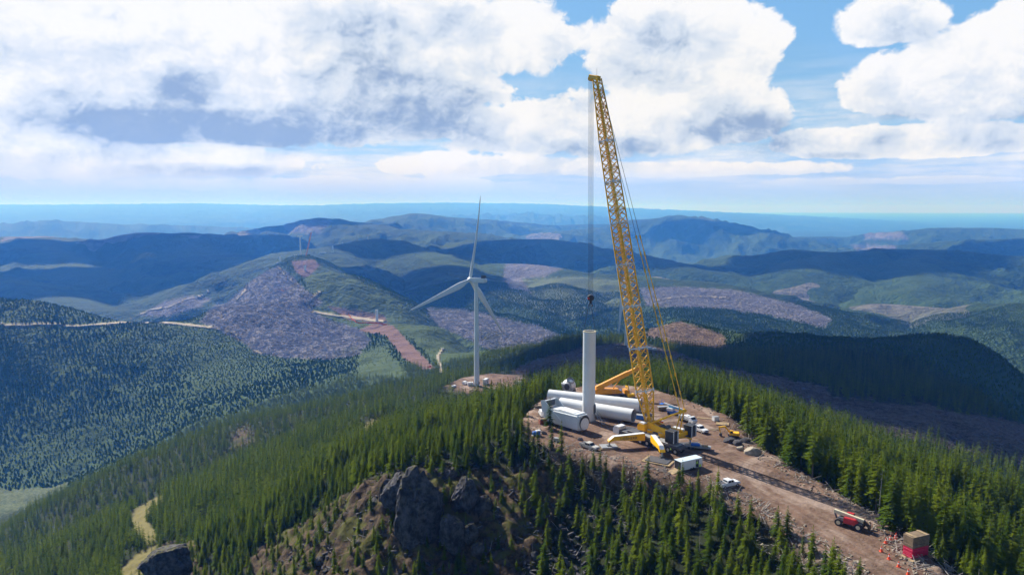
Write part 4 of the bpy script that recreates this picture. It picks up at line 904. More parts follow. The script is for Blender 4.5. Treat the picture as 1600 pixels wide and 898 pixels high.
for s_ in (-1, 1):
    top = footw + bdn * (BL - 3) + Vv * s_ * .7 + U * .8; bot = saw + Vv * s_ * 1.0; mid = bot.lerp(top, .52)
    q = MB()
    for k in range(10): q.tube(bot.lerp(mid, k / 10 + .004), bot.lerp(mid, (k + 1) / 10 - .004), .12, .12, 6)
    for k in range(11): q.tube(bot.lerp(mid, k / 10) - bdn * .5, bot.lerp(mid, k / 10) + bdn * .5, .22, .22, 6)
    put(q, 'pendant_rod', M_yel)
    q = MB(); q.tube(mid, top, .065, .065, 5); put(q, 'pendant_cable', M_wire)
TW = G(919.5, 656, .3); TWv = Vector((TW[0], TW[1], 0))
hk = Vector((TW[0] + .25, TW[1], 37.5))
q = MB()
for k in range(8):
    a_ = Vector((-.95 + k * .27, .3 * (k % 2), 0)); q.tube(tipw + fw * 2.2 + a_ * .75 + Vector((0, 0, -.5)), rel(hk) + a_ * .75 + Vector((0, 0, 1.2)), .035, .035, 4, False)
put(q, 'hoist_rope', M_wire)
q = MB(); h_ = rel(hk); q.box(h_ + Vector((0, 0, .6)), (1.9, 1.0, 1.5), bev=.25); q.tube(h_ + Vector((0, -.7, .7)), h_ + Vector((0, .7, .7)), .85, .85, 16); q.tube(h_ + Vector((0, 0, -1.0)), h_ + Vector((0, 0, 0)), .35, .45, 10)
for k in range(7):
    a0, a1 = R(-60 + k * 40), R(-60 + (k + 1) * 40); q.tube(h_ + Vector((.55 * math.cos(a0), 0, -1.6 + .55 * math.sin(a0))), h_ + Vector((.55 * math.cos(a1), 0, -1.6 + .55 * math.sin(a1))), .16, .16, 6)
hbk = put(q, 'hook_block', M_blk); q = MB(); q.box(h_ + Vector((-.75, -.74, .5)), (.55, .1, .5)); put(q, 'warning_panel', M_red, hbk)
# outrigger mats
def mats_(name, label, ctr, rz, nx, sx_, sy, h, m_, m2=None, cat='ground mat', zz=None):
    o = thing(name, label, cat, (ctr[0], ctr[1], hz(ctr[0], ctr[1]) if zz is None else zz), rz)
    q = MB()
    for k in range(nx): q.box((0, (k - (nx - 1) / 2) * sy / nx, h * .25), (sx_, sy / nx - .05, h * .5), bev=.02)
    q.build('timber_layer', m_, o)
    if m2:
        q = MB(); q.box((0, 0, h * .72), (sx_ * .8, sy * .8, h * .4), bev=.03); q.build('steel_plate', m2, o)
    return o
mats_('crane_mat', 'grey steel mat on timbers under the left outrigger foot beside the silver pickup', G(951, 699), .15, 5, 5.6, 4.0, .5, M_mat2, M_gry)
mats_('crane_mat', 'dark steel mat on long timbers under the outrigger foot nearest the white trailer', G(1029, 720), -.55, 6, 7.5, 5.2, .5, M_wood, M_dk)
mats_('crane_mat', 'timber mat under the right outrigger foot behind the trailer', G(1079, 696), .1, 6, 6.5, 4.6, .5, M_mat2, M_dk)
mats_('crane_mat', 'timber mat under the outrigger foot in front of the lying tower sections', (38.5, 207.8), .1, 6, 5.5, 4.6, .5, M_mat2, M_dk)
# ------------------------------------------------------------------ turbine parts on the pad
ts = thing('tower_section', 'upright white tower section hanging in the crane slings with a door at its foot', 'tower section', (TW[0], TW[1], .12))
q = MB()
for k in range(3): q.tube((0, 0, k * 9.2), (0, 0, (k + 1) * 9.2 - .05), 1.93, 1.93, 36, caps=False); q.tube((0, 0, (k + 1) * 9.2 - .12), (0, 0, (k + 1) * 9.2), 1.97, 1.97, 36, caps=k == 2)
q.build('tube_wall', M_wht, ts)
q = MB(); q.tube((0, 0, 27.6), (0, 0, 27.85), 2.0, 2.0, 36); q.build('top_flange', M_crm, ts)
q = MB(); q.tube((0, 0, 27.85), (0, 0, 27.88), 1.6, 1.6, 30); q.build('opening_shade_disc', M_blk, ts)  # solid black disc stands for the shade inside the tube
q = MB(); q.tube((0, 0, -.1), (0, 0, .35), 2.2, 2.2, 36); q.build('bottom_flange', M_gry, ts)
da = R(-28); q = MB(); q.prism([(-.5, 1.2), (.5, 1.2), (.5, 3.3), (.25, 3.75), (-.25, 3.75), (-.5, 3.3)], 0, .34, .04)
dr = q.build('door', M_dk, ts, (1.78 * math.cos(da), 1.78 * math.sin(da), 1.2), da - R(90)); dr.scale = (1.15, 1.15, 1.15)
for s_ in (-1, 1):
    q = MB(); q.tube((s_ * 1.85, 0, 27.7), (s_ * .25, 0, 35.9), .07, .07, 6); q.build('sling', M_wire, ts)
sa = thing('stair', 'aluminium access stair leaning against the door of the upright tower section', 'stair', (TW[0] + 2.2, TW[1] - 1.2, .05), R(-52))
for s_ in (-1, 1):
    q = MB(); q.tube((0, s_ * .5, 2.5), (3.4, s_ * .5, 0), .09, .09, 6); q.tube((0, s_ * .5, 3.5), (3.4, s_ * .5, 1.0), .04, .04, 6); q.tube((3.3, s_ * .5, 0), (3.3, s_ * .5, 1.0), .04, .04, 5); q.tube((.1, s_ * .5, 2.4), (.1, s_ * .5, 3.5), .04, .04, 5); q.tube((.1, s_ * .5, 0), (.1, s_ * .5, 2.4), .05, .05, 5); q.build('handrail', M_gry, sa)
q = MB()
for k in range(10): q.box((.2 + k * .33, 0, 2.35 - k * .245), (.26, .98, .04))
q.box((-.3, 0, 2.45), (.9, 1.0, .06)); q.build('steps', M_rim, sa)
def lying(label, p, q_, r):
    p = Vector(p); q_ = Vector(q_); L = (q_ - p).length; o = thing('tower_section', label, 'tower section', (p.x, p.y, p.z), ang(q_.x - p.x, q_.y - p.y)); n = 32
    m_ = MB(); V = []
    for X in (0, L * .33, L * .66, L):
        for i in range(n): V.append((X, r * math.cos(2 * math.pi * i / n), r + .4 + r * math.sin(2 * math.pi * i / n)))
    m_._add(V, [(k * n + i, k * n + (i + 1) % n, (k + 1) * n + (i + 1) % n, (k + 1) * n + i) for k in range(3) for i in range(n)], True); m_.build('tube_wall', M_wht, o)
    for X, s_ in ((0, 1), (L, -1)):
        m_ = MB(); V = []
        for rr, xx in ((r * 1.02, X + .06 * -s_), (r * .90, X - .06 * s_), (r * .90, X + s_ * 1.5)):
            for i in range(n): V.append((xx, rr * math.cos(2 * math.pi * i / n), r + .4 + rr * math.sin(2 * math.pi * i / n)))
        m_._add(V, [(k * n + i, k * n + (i + 1) % n, (k + 1) * n + (i + 1) % n, (k + 1) * n + i) for k in range(2) for i in range(n)], True); m_.mi = 1; m_._add(V[2 * n:], [tuple(range(n))])  # dark disc set inside the end colours in the tube's inner shade
        m_.build('flange_and_shade_disc', [M_gry, M_dk], o)
    for f in (.12, .88):
        m_ = MB(); m_.box((L * f, 0, .28), (.9, r * 2.0, .55), bev=.03); m_.box((L * f, r * .75, .7), (.6, .7, .5), ry=0); m_.box((L * f, -r * .75, .7), (.6, .7, .5)); m_.build('cradle', M_mat2, o)
def g0(px, py, zc): x_, y_, _ = G(px, py, zc); return Vector((x_, y_, 0.05))
lying('white tower section lying in front, its open end facing the crane', g0(876, 631, 2.3), g0(990, 650, 2.3), 2.0)
lying('white tower section lying behind the other, partly hidden by the crane boom', g0(858, 618, 2.3), g0(1001, 634, 2.3), 2.0)
# nacelle on its transport frame
nA_ = g0(856, 645, 2.6); nB_ = g0(913, 662, 2.6); na = ang(nB_.x - nA_.x, nB_.y - nA_.y)
nc = thing('nacelle', 'big white turbine nacelle with slanted fins resting on timber blocks', 'nacelle', nA_.lerp(nB_, .5), na)
LN = (nB_ - nA_).length / 2
q = MB(); q.prism([(-LN, 1.5), (-LN + 1.5, .7), (LN - .3, .7), (LN, 1.2), (LN, 4.6), (LN - .8, 5.4), (-LN + 1.5, 5.0), (-LN, 4.2)], -2.35, 2.35, .5); q.build('housing', M_wht2, nc)
q = MB(); V = []; n = 28
q.tube((LN + .01, 0, 3.0), (LN + .12, 0, 3.0), 2.1, 2.1, 28); hf = q.build('hub_flange', M_blk, nc)
q = MB(); q.tube((LN + .12, 0, 2.6), (LN + .22, 0, 2.6), 1.75, 1.75, 28); q.build('protective_cover', M_car, hf)
for s_ in (-1, 1):
    q = MB(); q.prism([(-LN + .6, 4.0), (-LN + 4.6, 4.4), (1.6, 1.6), (-.6, 1.8), (-LN + .9, 7.2), (-LN - .1, 7.4), (-LN - .4, 5.6)] if False else [(-LN + .2, 3.6), (-LN - .3, 6.9), (-LN + 1.1, 7.3), (.6, 2.6), (-1.6, 2.2)], s_ * 2.5, s_ * 2.72, .03); q.box((-LN + .6, s_ * 2.35, 5.6), (.6, .4, 2.6)); q.build('side_fin', M_wht2, nc)
q = MB(); q.box((-LN + .9, 0, 6.0), (.5, 4.2, 2.2), ry=.12, bev=.06); cf = q.build('cooler_frame', M_wht2, nc)
q = MB()
for k in range(10): q.box((-LN + 1.22, -1.7 + k * .38, 6.0), (.05, .10, 1.7), ry=.12)
q.mi = 1; q.box((-LN + 1.15, 0, 6.0), (.08, 3.8, 1.8), ry=.12); q.build('cooler_grille', [M_gry, M_blk], cf)
q = MB(); q.box((1.5, 0, 5.36), (6.5, 3.4, .12), bev=.03); q.build('roof_panel', M_car, nc)
q = MB()
for f in (-.7, .75):
    q.box((LN * f, 0, .35), (1.6, 4.4, .65), bev=.04)
q.build('transport_frame', M_dk, nc)
# rotor hub with its blade holes
hx = G(889, 612, .3)
hb_ = thing('rotor_hub', 'round white rotor hub with large dark blade openings near the left trees', 'rotor hub', (hx[0], hx[1], .1), R(-110))
q = MB(); bmesh.ops.create_icosphere(q.b, subdivisions=3, radius=2.3, matrix=Matrix.Translation((0, 0, 2.6)) @ Matrix.Diagonal((1, 1.05, 1.0, 1)))
for f in q.b.faces: f.smooth = True
q.build('shell', M_wht2, hb_)
for k, a in enumerate((20, 140, 260)):
    d = Vector((math.cos(R(25)) * 1 if k == 0 else .25, math.sin(R(a)) * .96, math.cos(R(a)) * .96)); d = Vector((.35, math.sin(R(a)), math.cos(R(a)))).normalized(); c_ = Vector((0, 0, 2.6))
    q = MB(); q.tube(c_ + d * 1.7, c_ + d * 2.55, 1.45, 1.35, 24, caps=False); q.tube(c_ + d * 1.72, c_ + d * 1.9, 1.2, 1.2, 20); q.build('blade_flange', M_gry, hb_)
q = MB(); q.tube((1.5, 0, 2.6), (2.75, 0, 2.6), 1.5, 1.35, 24); fl = q.build('main_flange', M_gry, hb_); q = MB(); q.tube((2.76, 0, 2.6), (2.8, 0, 2.6), 1.0, 1.0, 20); q.build('opening_shade_disc', M_blk, fl)  # black disc paints the shade in the flange bore
q = MB(); q.box((0, 0, .25), (4, 4, .5), bev=.05); q.build('base_frame', M_dk, hb_)
# ------------------------------------------------------------------ second crane, orange telescopic
ox = G(952, 622, 0)
oc2 = thing('telescopic_crane', 'orange telescopic crane with raised boom behind the lying tower sections', 'crane', (ox[0], ox[1], .05), R(8))
q = MB(); q.box((0, 0, 1.3), (11.5, 2.7, .9), bev=.1); q.build('carrier', M_dk, oc2)
for k in range(4):
    for s_ in (-1, 1): q = MB(); q.tube((-4.2 + k * 2.7, s_ * 1.35 - .2, .7), (-4.2 + k * 2.7, s_ * 1.35 + .2, .7), .7, .7, 14); q.build('wheel', M_tyre, oc2)
q = MB(); q.prism([(-5.5, 1.8), (3.5, 1.8), (4.2, 2.3), (3.0, 3.4), (-4.6, 3.5), (-5.7, 2.9)], -1.4, 1.4, .12); q.box((-3.5, 0, 3.7), (3, 2.2, .8), bev=.1); q.build('superstructure', M_ora, oc2)
q = MB(); q.box((-5.0, 0, 2.6), (1.6, 3.0, 1.7), bev=.12); q.build('counterweight', M_ora, oc2)
q = MB(); q.prism([(5.0, 1.1), (6.9, 1.1), (6.9, 2.2), (6.3, 3.0), (5.0, 3.0)], -1.35, 1.35, .1); kb = q.build('cab', M_ora, oc2); q = MB(); q.box((6.62, 0, 2.55), (.2, 2.2, .6), ry=.7); q.build('window', M_glass, kb)
def rect_tube(q, p, q_, w_, h_):
    p = Vector(p); q_ = Vector(q_); d = (q_ - p); L = d.length; M = d.to_track_quat('X', 'Z').to_matrix().to_4x4(); M.translation = p
    t = bmesh.new(); bmesh.ops.create_cube(t, size=1)
    for v in t.verts: v.co = M @ Vector(((v.co.x + .5) * L, v.co.y * w_, v.co.z * h_))
    t.verts.index_update(); q._add([v.co[:] for v in t.verts], [[v.index for v in f.verts] for f in t.faces]); t.free()
q = MB(); rect_tube(q, (-4.6, 0, 3.6), (6.5, 0, 8.6), 1.25, 1.5); q.build('main_boom', M_ora, oc2)
q = MB(); rect_tube(q, (6.5, 0, 8.6), (12.5, 0, 11.2), 1.0, 1.2); q.build('inner_boom', M_ora, oc2)
q = MB(); q.tube((1.0, 0, 3.0), (4.2, 0, 7.1), .22, .18, 8); q.build('lift_cylinder', M_ora, oc2)
# ------------------------------------------------------------------ vehicles
def pickup(label, loc, rz, paint, group='pickup trucks on the pad'):
    t = thing('pickup_truck', label, 'pickup truck', loc, rz, group)
    q = MB(); q.prism([(-2.9, .55), (-2.1, .45), (-1.0, .45), (1.2, .45), (2.5, .5), (2.9, .62), (2.92, 1.02), (2.6, 1.18), (1.25, 1.24), (1.1, 1.24), (-1.0, 1.24), (-2.9, 1.22)], -1.0, 1.0, .07); q.build('body', paint, t)
    q = MB(); q.prism([(-1.05, 1.22), (1.28, 1.22), (.62, 1.86), (-.85, 1.90)], -.90, .90, .07); cb = q.build('cab', paint, t)
    q = MB(); q.box((.97, 0, 1.56), (.04, 1.55, .72), ry=R(-45.5) + R(90) - R(90) ); q.build('windscreen', M_glass, cb)
    for s_ in (-1, 1):
        q = MB(); q.prism([(-.85, 1.30), (.95, 1.30), (.50, 1.76), (-.75, 1.78)], s_ * .905, s_ * .93); q.mi = 1; q.box((.05, s_ * .935, 1.54), (.07, .02, .5)); q.build('side_window', [M_glass, paint], cb)
    q = MB(); q.box((-1.0, 0, 1.58), (.03, 1.4, .36)); q.build('rear_window', M_glass, cb)
    q = MB(); q.box((-1.98, 0, 1.235), (1.72, 1.72, .03)); q.build('cargo_bed', M_dk, t)
    for s_ in (-1, 1):
        q = MB(); q.box((-1.98, s_ * .93, 1.30), (1.84, .10, .16), bev=.02); q.build('bed_rail', paint, t)
        q = MB(); q.box((2.86, s_ * .72, .95), (.12, .36, .2), bev=.02); q.build('headlight', M_rim, t)
    q = MB(); q.box((2.92, 0, .62), (.14, 1.9, .2), bev=.03); q.mi = 1; q.box((2.915, 0, .93), (.08, 1.0, .26)); q.build('grille_and_bumper', [M_gry, M_blk], t)
    for x0 in (-1.9, 1.95):
        for s_ in (-1, 1):
            q = MB(); q.tube((x0, s_ * .80, .40), (x0, s_ * 1.02, .40), .40, .40, 16); wl = q.build('wheel', M_tyre, t); q = MB(); q.tube((x0, s_ * .81, .40), (x0, s_ * 1.03, .40), .22, .22, 10); q.build('rim', M_rim, wl)
    return t
p = G(921, 701); pk = pickup('dusty silver pickup parked at the pad edge left of the crane mats', (p[0], p[1], hz(p[0], p[1])), ang(4.5, -5.0), M_sil)
p = G(1093, 674); pickup('white pickup parked right of the crane counterweights near the timber mats', (p[0], p[1], hz(p[0], p[1])), ang(2.9, -5.6), M_car)
p = G(1138, 756); pickup('white pickup on its own beside the road below the box trailer', (p[0], p[1], hz(p[0], p[1])), ang(4.3, 2.2), M_car)
# service truck behind the second counterweight
p = G(1074, 660); sv = thing('service_truck', 'white flatbed service truck with equipment behind the white pickup', 'truck', (p[0], p[1], .05), ang(2.6, -4.6))
q = MB(); q.prism([(1.4, .6), (3.2, .6), (3.4, 1.4), (2.8, 1.6), (2.3, 2.3), (1.4, 2.3)], -1.0, 1.0, .08); cb = q.build('cab', M_car, sv); q = MB(); q.box((2.62, 0, 1.92), (.05, 1.6, .7), ry=-.62); q.build('windscreen', M_glass, cb)
q = MB(); q.box((-1.2, 0, 1.0), (5.0, 2.1, .25), bev=.03); q.build('flatbed', M_dk, sv)
q = MB(); q.box((-.2, .2, 1.7), (1.5, 1.4, 1.15), bev=.1); q.build('tank', M_car, sv); q = MB(); q.box((-2.3, -.1, 1.5), (1.6, 1.6, .8), bev=.1); q.tube((-2.3, 0, 1.9), (-2.0, .2, 2.9), .12, .12, 8); q.build('compressor', M_gry, sv)
for x0 in (-2.3, 2.3):
    for s_ in (-1, 1): q = MB(); q.tube((x0, s_ * .82, .45), (x0, s_ * 1.06, .45), .45, .45, 14); q.build('wheel', M_tyre, sv)
# white box trailer
pa = G(1064, 736); pb = G(1101, 727.5); tr_ang = ang(pb[0] - pa[0], pb[1] - pa[1]); tl = 6.9
trl = thing('box_trailer', 'white box trailer with lowered rear ramp and open side door at the road', 'trailer', (pa[0], pa[1], hz(*pa[:2])), tr_ang)
W2 = 2.4
q = MB(); q.box((tl / 2, .03, 1.6), (tl, .05, 2.2)); q.box((tl / 2, W2 - .03, 1.6), (tl, .05, 2.2)); q.box((tl / 2, W2 / 2, .52), (tl, W2, .1)); q.prism([(tl - .05, .5), (tl, .5), (tl + .35, 1.6), (tl, 2.7), (tl - .05, 2.7)], .0, W2, .02); tb_ = q.build('box_body', M_car, trl)
q = MB(); q.box((tl / 2 + .05, W2 / 2, 2.74), (tl + .25, W2 + .08, .08), bev=.03); q.build('roof', mat('pale blue roof', (.62, .74, .82), .4), trl)
q = MB(); q.box((tl - 1.55, -.012, 1.5), (.95, .04, 1.85)); q.build('doorway_shade_panel', M_blk, trl)  # black panel stands in for the shade within the open doorway
q = MB(); q.box((tl - .62, -.05, 1.5), (.9, .05, 1.8), rz=.12); q.build('side_door', M_car, trl)
q = MB(); q.box((-1.3, W2 / 2, .27), (2.7, W2 - .15, .07), ry=-.2); q.build('ramp', M_wood, trl)
q = MB(); q.box((.02, W2 / 2, 1.55), (.04, W2 - .2, 2.0)); q.build('interior_shade_panel', M_blk, trl)  # black sheet paints the darkness behind the ramp
for x0 in (tl * .48, tl * .60):
    for s_ in (-.02, W2 + .02): q = MB(); q.tube((x0, s_ - .12, .36), (x0, s_ + .1, .36), .36, .36, 14); q.build('wheel', M_tyre, trl)
q = MB(); q.tube((tl + .2, W2 / 2, .5), (tl + 1.6, W2 / 2, .45), .07, .07, 6); q.tube((tl + 1.4, W2 / 2, .05), (tl + 1.4, W2 / 2, .6), .05, .05, 6); q.build('drawbar', M_blk, trl)
# ------------------------------------------------------------------ people: skinned figures
def person(label, loc, rz, cloth, pose=0, group='workers in hi-vis clothing'):
    J = [(0, 0, .95), (0, 0, 1.22), (0, 0, 1.45), (0, 0, 1.56), (0, 0, 1.66), (0, 0, 1.76),
         (0, .20, 1.42), (.04, .27, 1.14), (.16 + .1 * pose, .25, .92), (.18 + .1 * pose, .24, .83),
         (0, -.20, 1.42), (.02, -.28, 1.15), (.10, -.27, .90), (.12, -.26, .81),
         (0, .10, .92), (.05, .12, .50), (0, .13, .09), (.14, .14, .05), (0, -.10, .92), (-.02, -.12, .50), (-.08, -.13, .09), (.08, -.14, .05)]
    Rr = [.15, .145, .16, .06, .10, .09, .075, .05, .038, .04, .075, .05, .038, .04, .10, .065, .045, .04, .10, .065, .045, .04]
    E = [(0, 1), (1, 2), (2, 3), (3, 4), (4, 5), (2, 6), (6, 7), (7, 8), (8, 9), (2, 10), (10, 11), (11, 12), (12, 13), (0, 14), (14, 15), (15, 16), (16, 17), (0, 18), (18, 19), (19, 20), (20, 21)]
    me = bpy.data.meshes.new('person'); me.from_pydata(J, E, []); o = bpy.data.objects.new('person', me); C.objects.link(o)
    sk = o.modifiers.new('s', 'SKIN'); su = o.modifiers.new('u', 'SUBSURF'); su.levels = su.render_levels = 1
    for i, r_ in enumerate(Rr): me.skin_vertices[0].data[i].radius = (r_, r_)
    me.skin_vertices[0].data[0].use_root = True
    dg = bpy.context.evaluated_depsgraph_get(); m2 = bpy.data.meshes.new_from_object(o.evaluated_get(dg)); o.modifiers.clear(); o.data = m2
    m2.materials.clear()
    for m_ in (cloth, M_skin, M_jean, M_blk): m2.materials.append(m_)
    for f in m2.polygons:
        z = f.center.z; x0 = f.center.x; yy = abs(f.center.y); f.use_smooth = True
        f.material_index = 1 if z > 1.52 or (yy > .2 and z < .93) else 0 if (z > .88) else 3 if z < .12 else 2
    o.location = loc; o.rotation_euler = (0, 0, rz); tag(o, label, 'person', group)
    q = MB(); bmesh.ops.create_uvsphere(q.b, u_segments=12, v_segments=8, radius=.135, matrix=Matrix.Translation((.0, 0, 1.74)) @ Matrix.Diagonal((1.1, 1, .8, 1))); q.tube((.02, 0, 1.70), (.02, 0, 1.715), .17, .17, 14); q.build('hard_hat', M_car, o)
    q = MB(); q.box((0, 0, 1.18), (.335, .345, .05), bev=.02); q.build('reflective_band', M_car, o)
    return o
def tp(x0, y0, z0): v = Matrix.Rotation(tr_ang, 3, 'Z') @ Vector((x0, y0, z0)); return (pa[0] + v.x, pa[1] + v.y, hz(*pa[:2]) + v.z)
person('person in yellow-green hi-vis standing inside the side doorway of the box trailer', tp(tl - 1.6, .02, .55), tr_ang - 1.5, M_vis, 1)
pp = tp(tl - 1.5, -1.0, 0); person('person in yellow-green hi-vis standing on the ground in front of the trailer door', (pp[0], pp[1], hz(pp[0], pp[1])), tr_ang + 1.6, M_vis)
pp = G(1048, 708); person('person in hi-vis jacket standing by the crane wheels', (pp[0], pp[1], hz(pp[0], pp[1])), 2.5, M_vis)
# ------------------------------------------------------------------ telehandler, crates and cones by the road
pp = gz(1328, 822, -1); th = thing('telehandler', 'red telehandler with cream boom and large wheels parked beside the haul road', 'telehandler', pp, R(-42))
th.scale = (1.12, 1.12, 1.12)
q = MB(); q.box((0, 0, .95), (4.6, 1.5, .5), bev=.08); q.build('chassis', M_dk, th)
q = MB(); q.prism([(-.9, .8), (1.5, .8), (1.6, 1.5), (1.2, 1.9), (-.9, 1.9)], -1.15, -.35, .08); q.build('engine_cover', M_red, th)
q = MB(); q.prism([(-1.0, 1.0), (.5, 1.0), (.5, 2.4), (-.8, 2.4)], .3, 1.1, .08); cb = q.build('cab', M_red, th); q = MB(); q.box((-.2, 1.11, 1.85), (1.1, .03, .8)); q.box((.51, .7, 1.85), (.03, .6, .8)); q.build('window', M_glass, cb)
q = MB(); rect_tube(q, (-2.9, -.1, 2.35), (2.4, -.1, 1.75), .5, .62); q.build('boom', M_crm, th)
q = MB(); rect_tube(q, (2.4, -.1, 1.75), (3.3, -.1, 1.0), .4, .45); q.build('boom_nose', M_blk, th)
q = MB(); q.box((3.35, 0, .75), (.15, 1.5, .9)); q.box((4.0, -.45, .25), (1.3, .14, .07)); q.box((4.0, .45, .25), (1.3, .14, .07)); q.build('fork_carriage', M_blk, th)
q = MB(); q.tube((-2.4, -.1, 1.0), (-2.8, -.1, 2.2), .18, .18, 8); q.build('rear_support', M_dk, th)
for x0 in (-1.75, 1.75):
    for s_ in (-1, 1):
        q = MB(); q.tube((x0, s_ * .82, .68), (x0, s_ * 1.25, .68), .68, .68, 20); wl = q.build('wheel', M_tyre, th); q = MB(); q.tube((x0, s_ * .83, .68), (x0, s_ * 1.27, .68), .38, .38, 14); q.build('rim', M_crm, wl)
def stack_local(name, parent, m_, z0, n, h, lx, ly, seed, step=.0):
    rn_ = random.Random(seed); q = MB()
    for k in range(n): q.box((rn_.uniform(-.03, .03), rn_.uniform(-.03, .03), z0 + h * (k + .5)), (lx, ly, h - .05), bev=.02)
    return q.build(name, m_, parent)
pp = gz(1430, 868, -2); ct = thing('crate_stack', 'tall stack of crimson crates topped by weathered timber mats beside the haul road', 'crate stack', pp, R(22))
stack_local('red_crate_layers', ct, M_pink, .25, 6, .33, 4.3, 2.1, 1); stack_local('timber_mat_layers', ct, M_mat2, 2.25, 7, .32, 4.4, 2.2, 2)
q = MB(); q.box((0, -.2, .1), (5.6, 3.1, .16), bev=.02); q.build('base_board', M_wood, ct)
q = MB()
for s_ in (-1, 1): q.box((s_ * 1.5, 0, 4.52), (.5, 2.3, .06))
q.build('top_boards', M_wood, ct)
cone = None
for i, (cx, cy) in enumerate([(1377, 862), (1389, 874), (1404, 886), (1419, 898), (1384, 849), (1391, 845), (1399, 842), (1400, 840)]):
    pp = gz(cx, cy - 1, -2)
    lb = ['orange traffic cone, first of the road-edge row below the telehandler', 'orange traffic cone, second of the road-edge row', 'orange traffic cone, third of the road-edge row', 'orange traffic cone at the bottom end of the road-edge row', 'orange traffic cone nearest the road in the group left of the crates', 'orange traffic cone second in the group left of the crates', 'orange traffic cone third in the group left of the crates', 'orange traffic cone closest to the crimson crate stack'][i]
    if cone is None:
        cone = thing('traffic_cone', lb, 'traffic cone', pp, 0, 'orange cones beside the road')
        q = MB(); q.box((0, 0, .03), (.55, .55, .06), bev=.01); q.build('cone_foot', M_orng, cone); q = MB(); q.tube((0, 0, .06), (0, 0, .95), .24, .04, 14); cs_ = q.build('cone_body', M_orng, cone)
        q = MB(); q.tube((0, 0, .5), (0, 0, .66), .146, .11, 14); q.build('white_band', M_car, cs_)
        cone.scale = (1.2, 1.2, 1.2)
    else: dup(cone, pp, .4 * i, lb)
# ------------------------------------------------------------------ loose things on the pad
mats_('timber_mat', 'pale plywood sheet stack lying at the foot of the right hand trees', G(1129, 663), -.3, 5, 3.8, 3.0, .5, M_wood)
mats_('timber_mat', 'brown timber mat lying on the dirt in front of the plywood stack', G(1118, 671), .5, 4, 3.2, 1.6, .25, M_mat2)
mats_('timber_mat', 'light timbers lying in a long strip beside the back row of trees', G(1102, 654), -.3, 3, 5.0, 1.2, .3, M_wood)
mats_('timber_mat', 'timber mats piled under the nacelle end beside the dirt bank', G(872, 662), .3, 4, 3.4, 2.2, .5, M_mat2)
mats_('timber_mat', 'pale timber block in front of the nacelle flange', G(902, 673), -.5, 4, 3.4, 1.6, .5, M_wood)
mats_('timber_mat', 'dark plank mat on the pad in front of the lying tower section', G(975, 668), -.4, 5, 6.5, 2.0, .2, M_dk)
pp = G(848, 662); rs0 = thing('timber_stack', 'small stack of red-brown timber blocks at the left end of the nacelle', 'timber stack', (pp[0], pp[1], .05), .3)
stack_local('lower_blocks', rs0, mat('red-brown timber', (.32, .09, .05), .8, var=.3), 0, 3, .45, 2.2, 1.5, 4); stack_local('upper_blocks', rs0, M_mat2, 1.35, 1, .35, 2.0, 1.4, 5)
pp = G(848, 650); vn = thing('van', 'white van partly hidden behind the nacelle', 'van', (pp[0], pp[1], .05), R(100))
q = MB(); q.prism([(-2.4, .4), (2.3, .4), (2.5, 1.1), (1.7, 1.3), (1.0, 2.1), (-2.4, 2.1)], -.95, .95, .1); q.build('body', M_car, vn); q = MB(); q.box((1.38, 0, 1.72), (.04, 1.6, .8), ry=-.72); q.build('windscreen', M_glass, vn)
for x0 in (-1.5, 1.6):
    for s_ in (-1, 1): q = MB(); q.tube((x0, s_ * .8, .36), (x0, s_ * .98, .36), .36, .36, 12); q.build('wheel', M_tyre, vn)
pp = G(838, 681); gn = thing('generator', 'blue and white generator unit at the left edge of the pad', 'generator', (pp[0], pp[1], .05), .5)
q = MB(); q.box((0, 0, .9), (2.2, 1.2, 1.0), bev=.12); q.build('housing', M_blue, gn); q = MB(); q.box((.5, -.2, 1.55), (1.4, 1.1, .35), bev=.1); q.build('lid', M_car, gn); q = MB(); q.box((0, 0, .3), (2.6, 1.4, .2), bev=.04); q.build('skid', M_gry, gn)
q = MB(); q.tube((-.9, -.75, .35), (-.9, -.6, .35), .35, .35, 10); q.tube((-.9, .75, .35), (-.9, .6, .35), .35, .35, 10); q.build('wheel_pair', M_tyre, gn)
pp = G(1090, 701); ft2 = thing('flatbed_trailer', 'low grey flatbed trailer with blue tarpaulined load right of the crane counterweights', 'trailer', (pp[0], pp[1], .05), R(-18))
q = MB(); q.box((0, 0, .75), (7.0, 2.3, .2), bev=.03); q.box((0, .7, .55), (6.5, .15, .3)); q.box((0, -.7, .55), (6.5, .15, .3)); q.build('deck', M_gry, ft2)
q = MB(); q.box((-.6, .1, 1.15), (2.4, 1.5, .6), bev=.2); q.build('tarpaulined_load', M_blue, ft2); q = MB(); q.box((1.9, -.2, 1.0), (1.6, 1.2, .35), bev=.05); q.build('timber_load', M_wood, ft2)
for x0 in (-2.2, -1.3):
    for s_ in (-1, 1): q = MB(); q.tube((x0, s_ * .9, .4), (x0, s_ * 1.12, .4), .4, .4, 14); q.build('wheel', M_tyre, ft2)
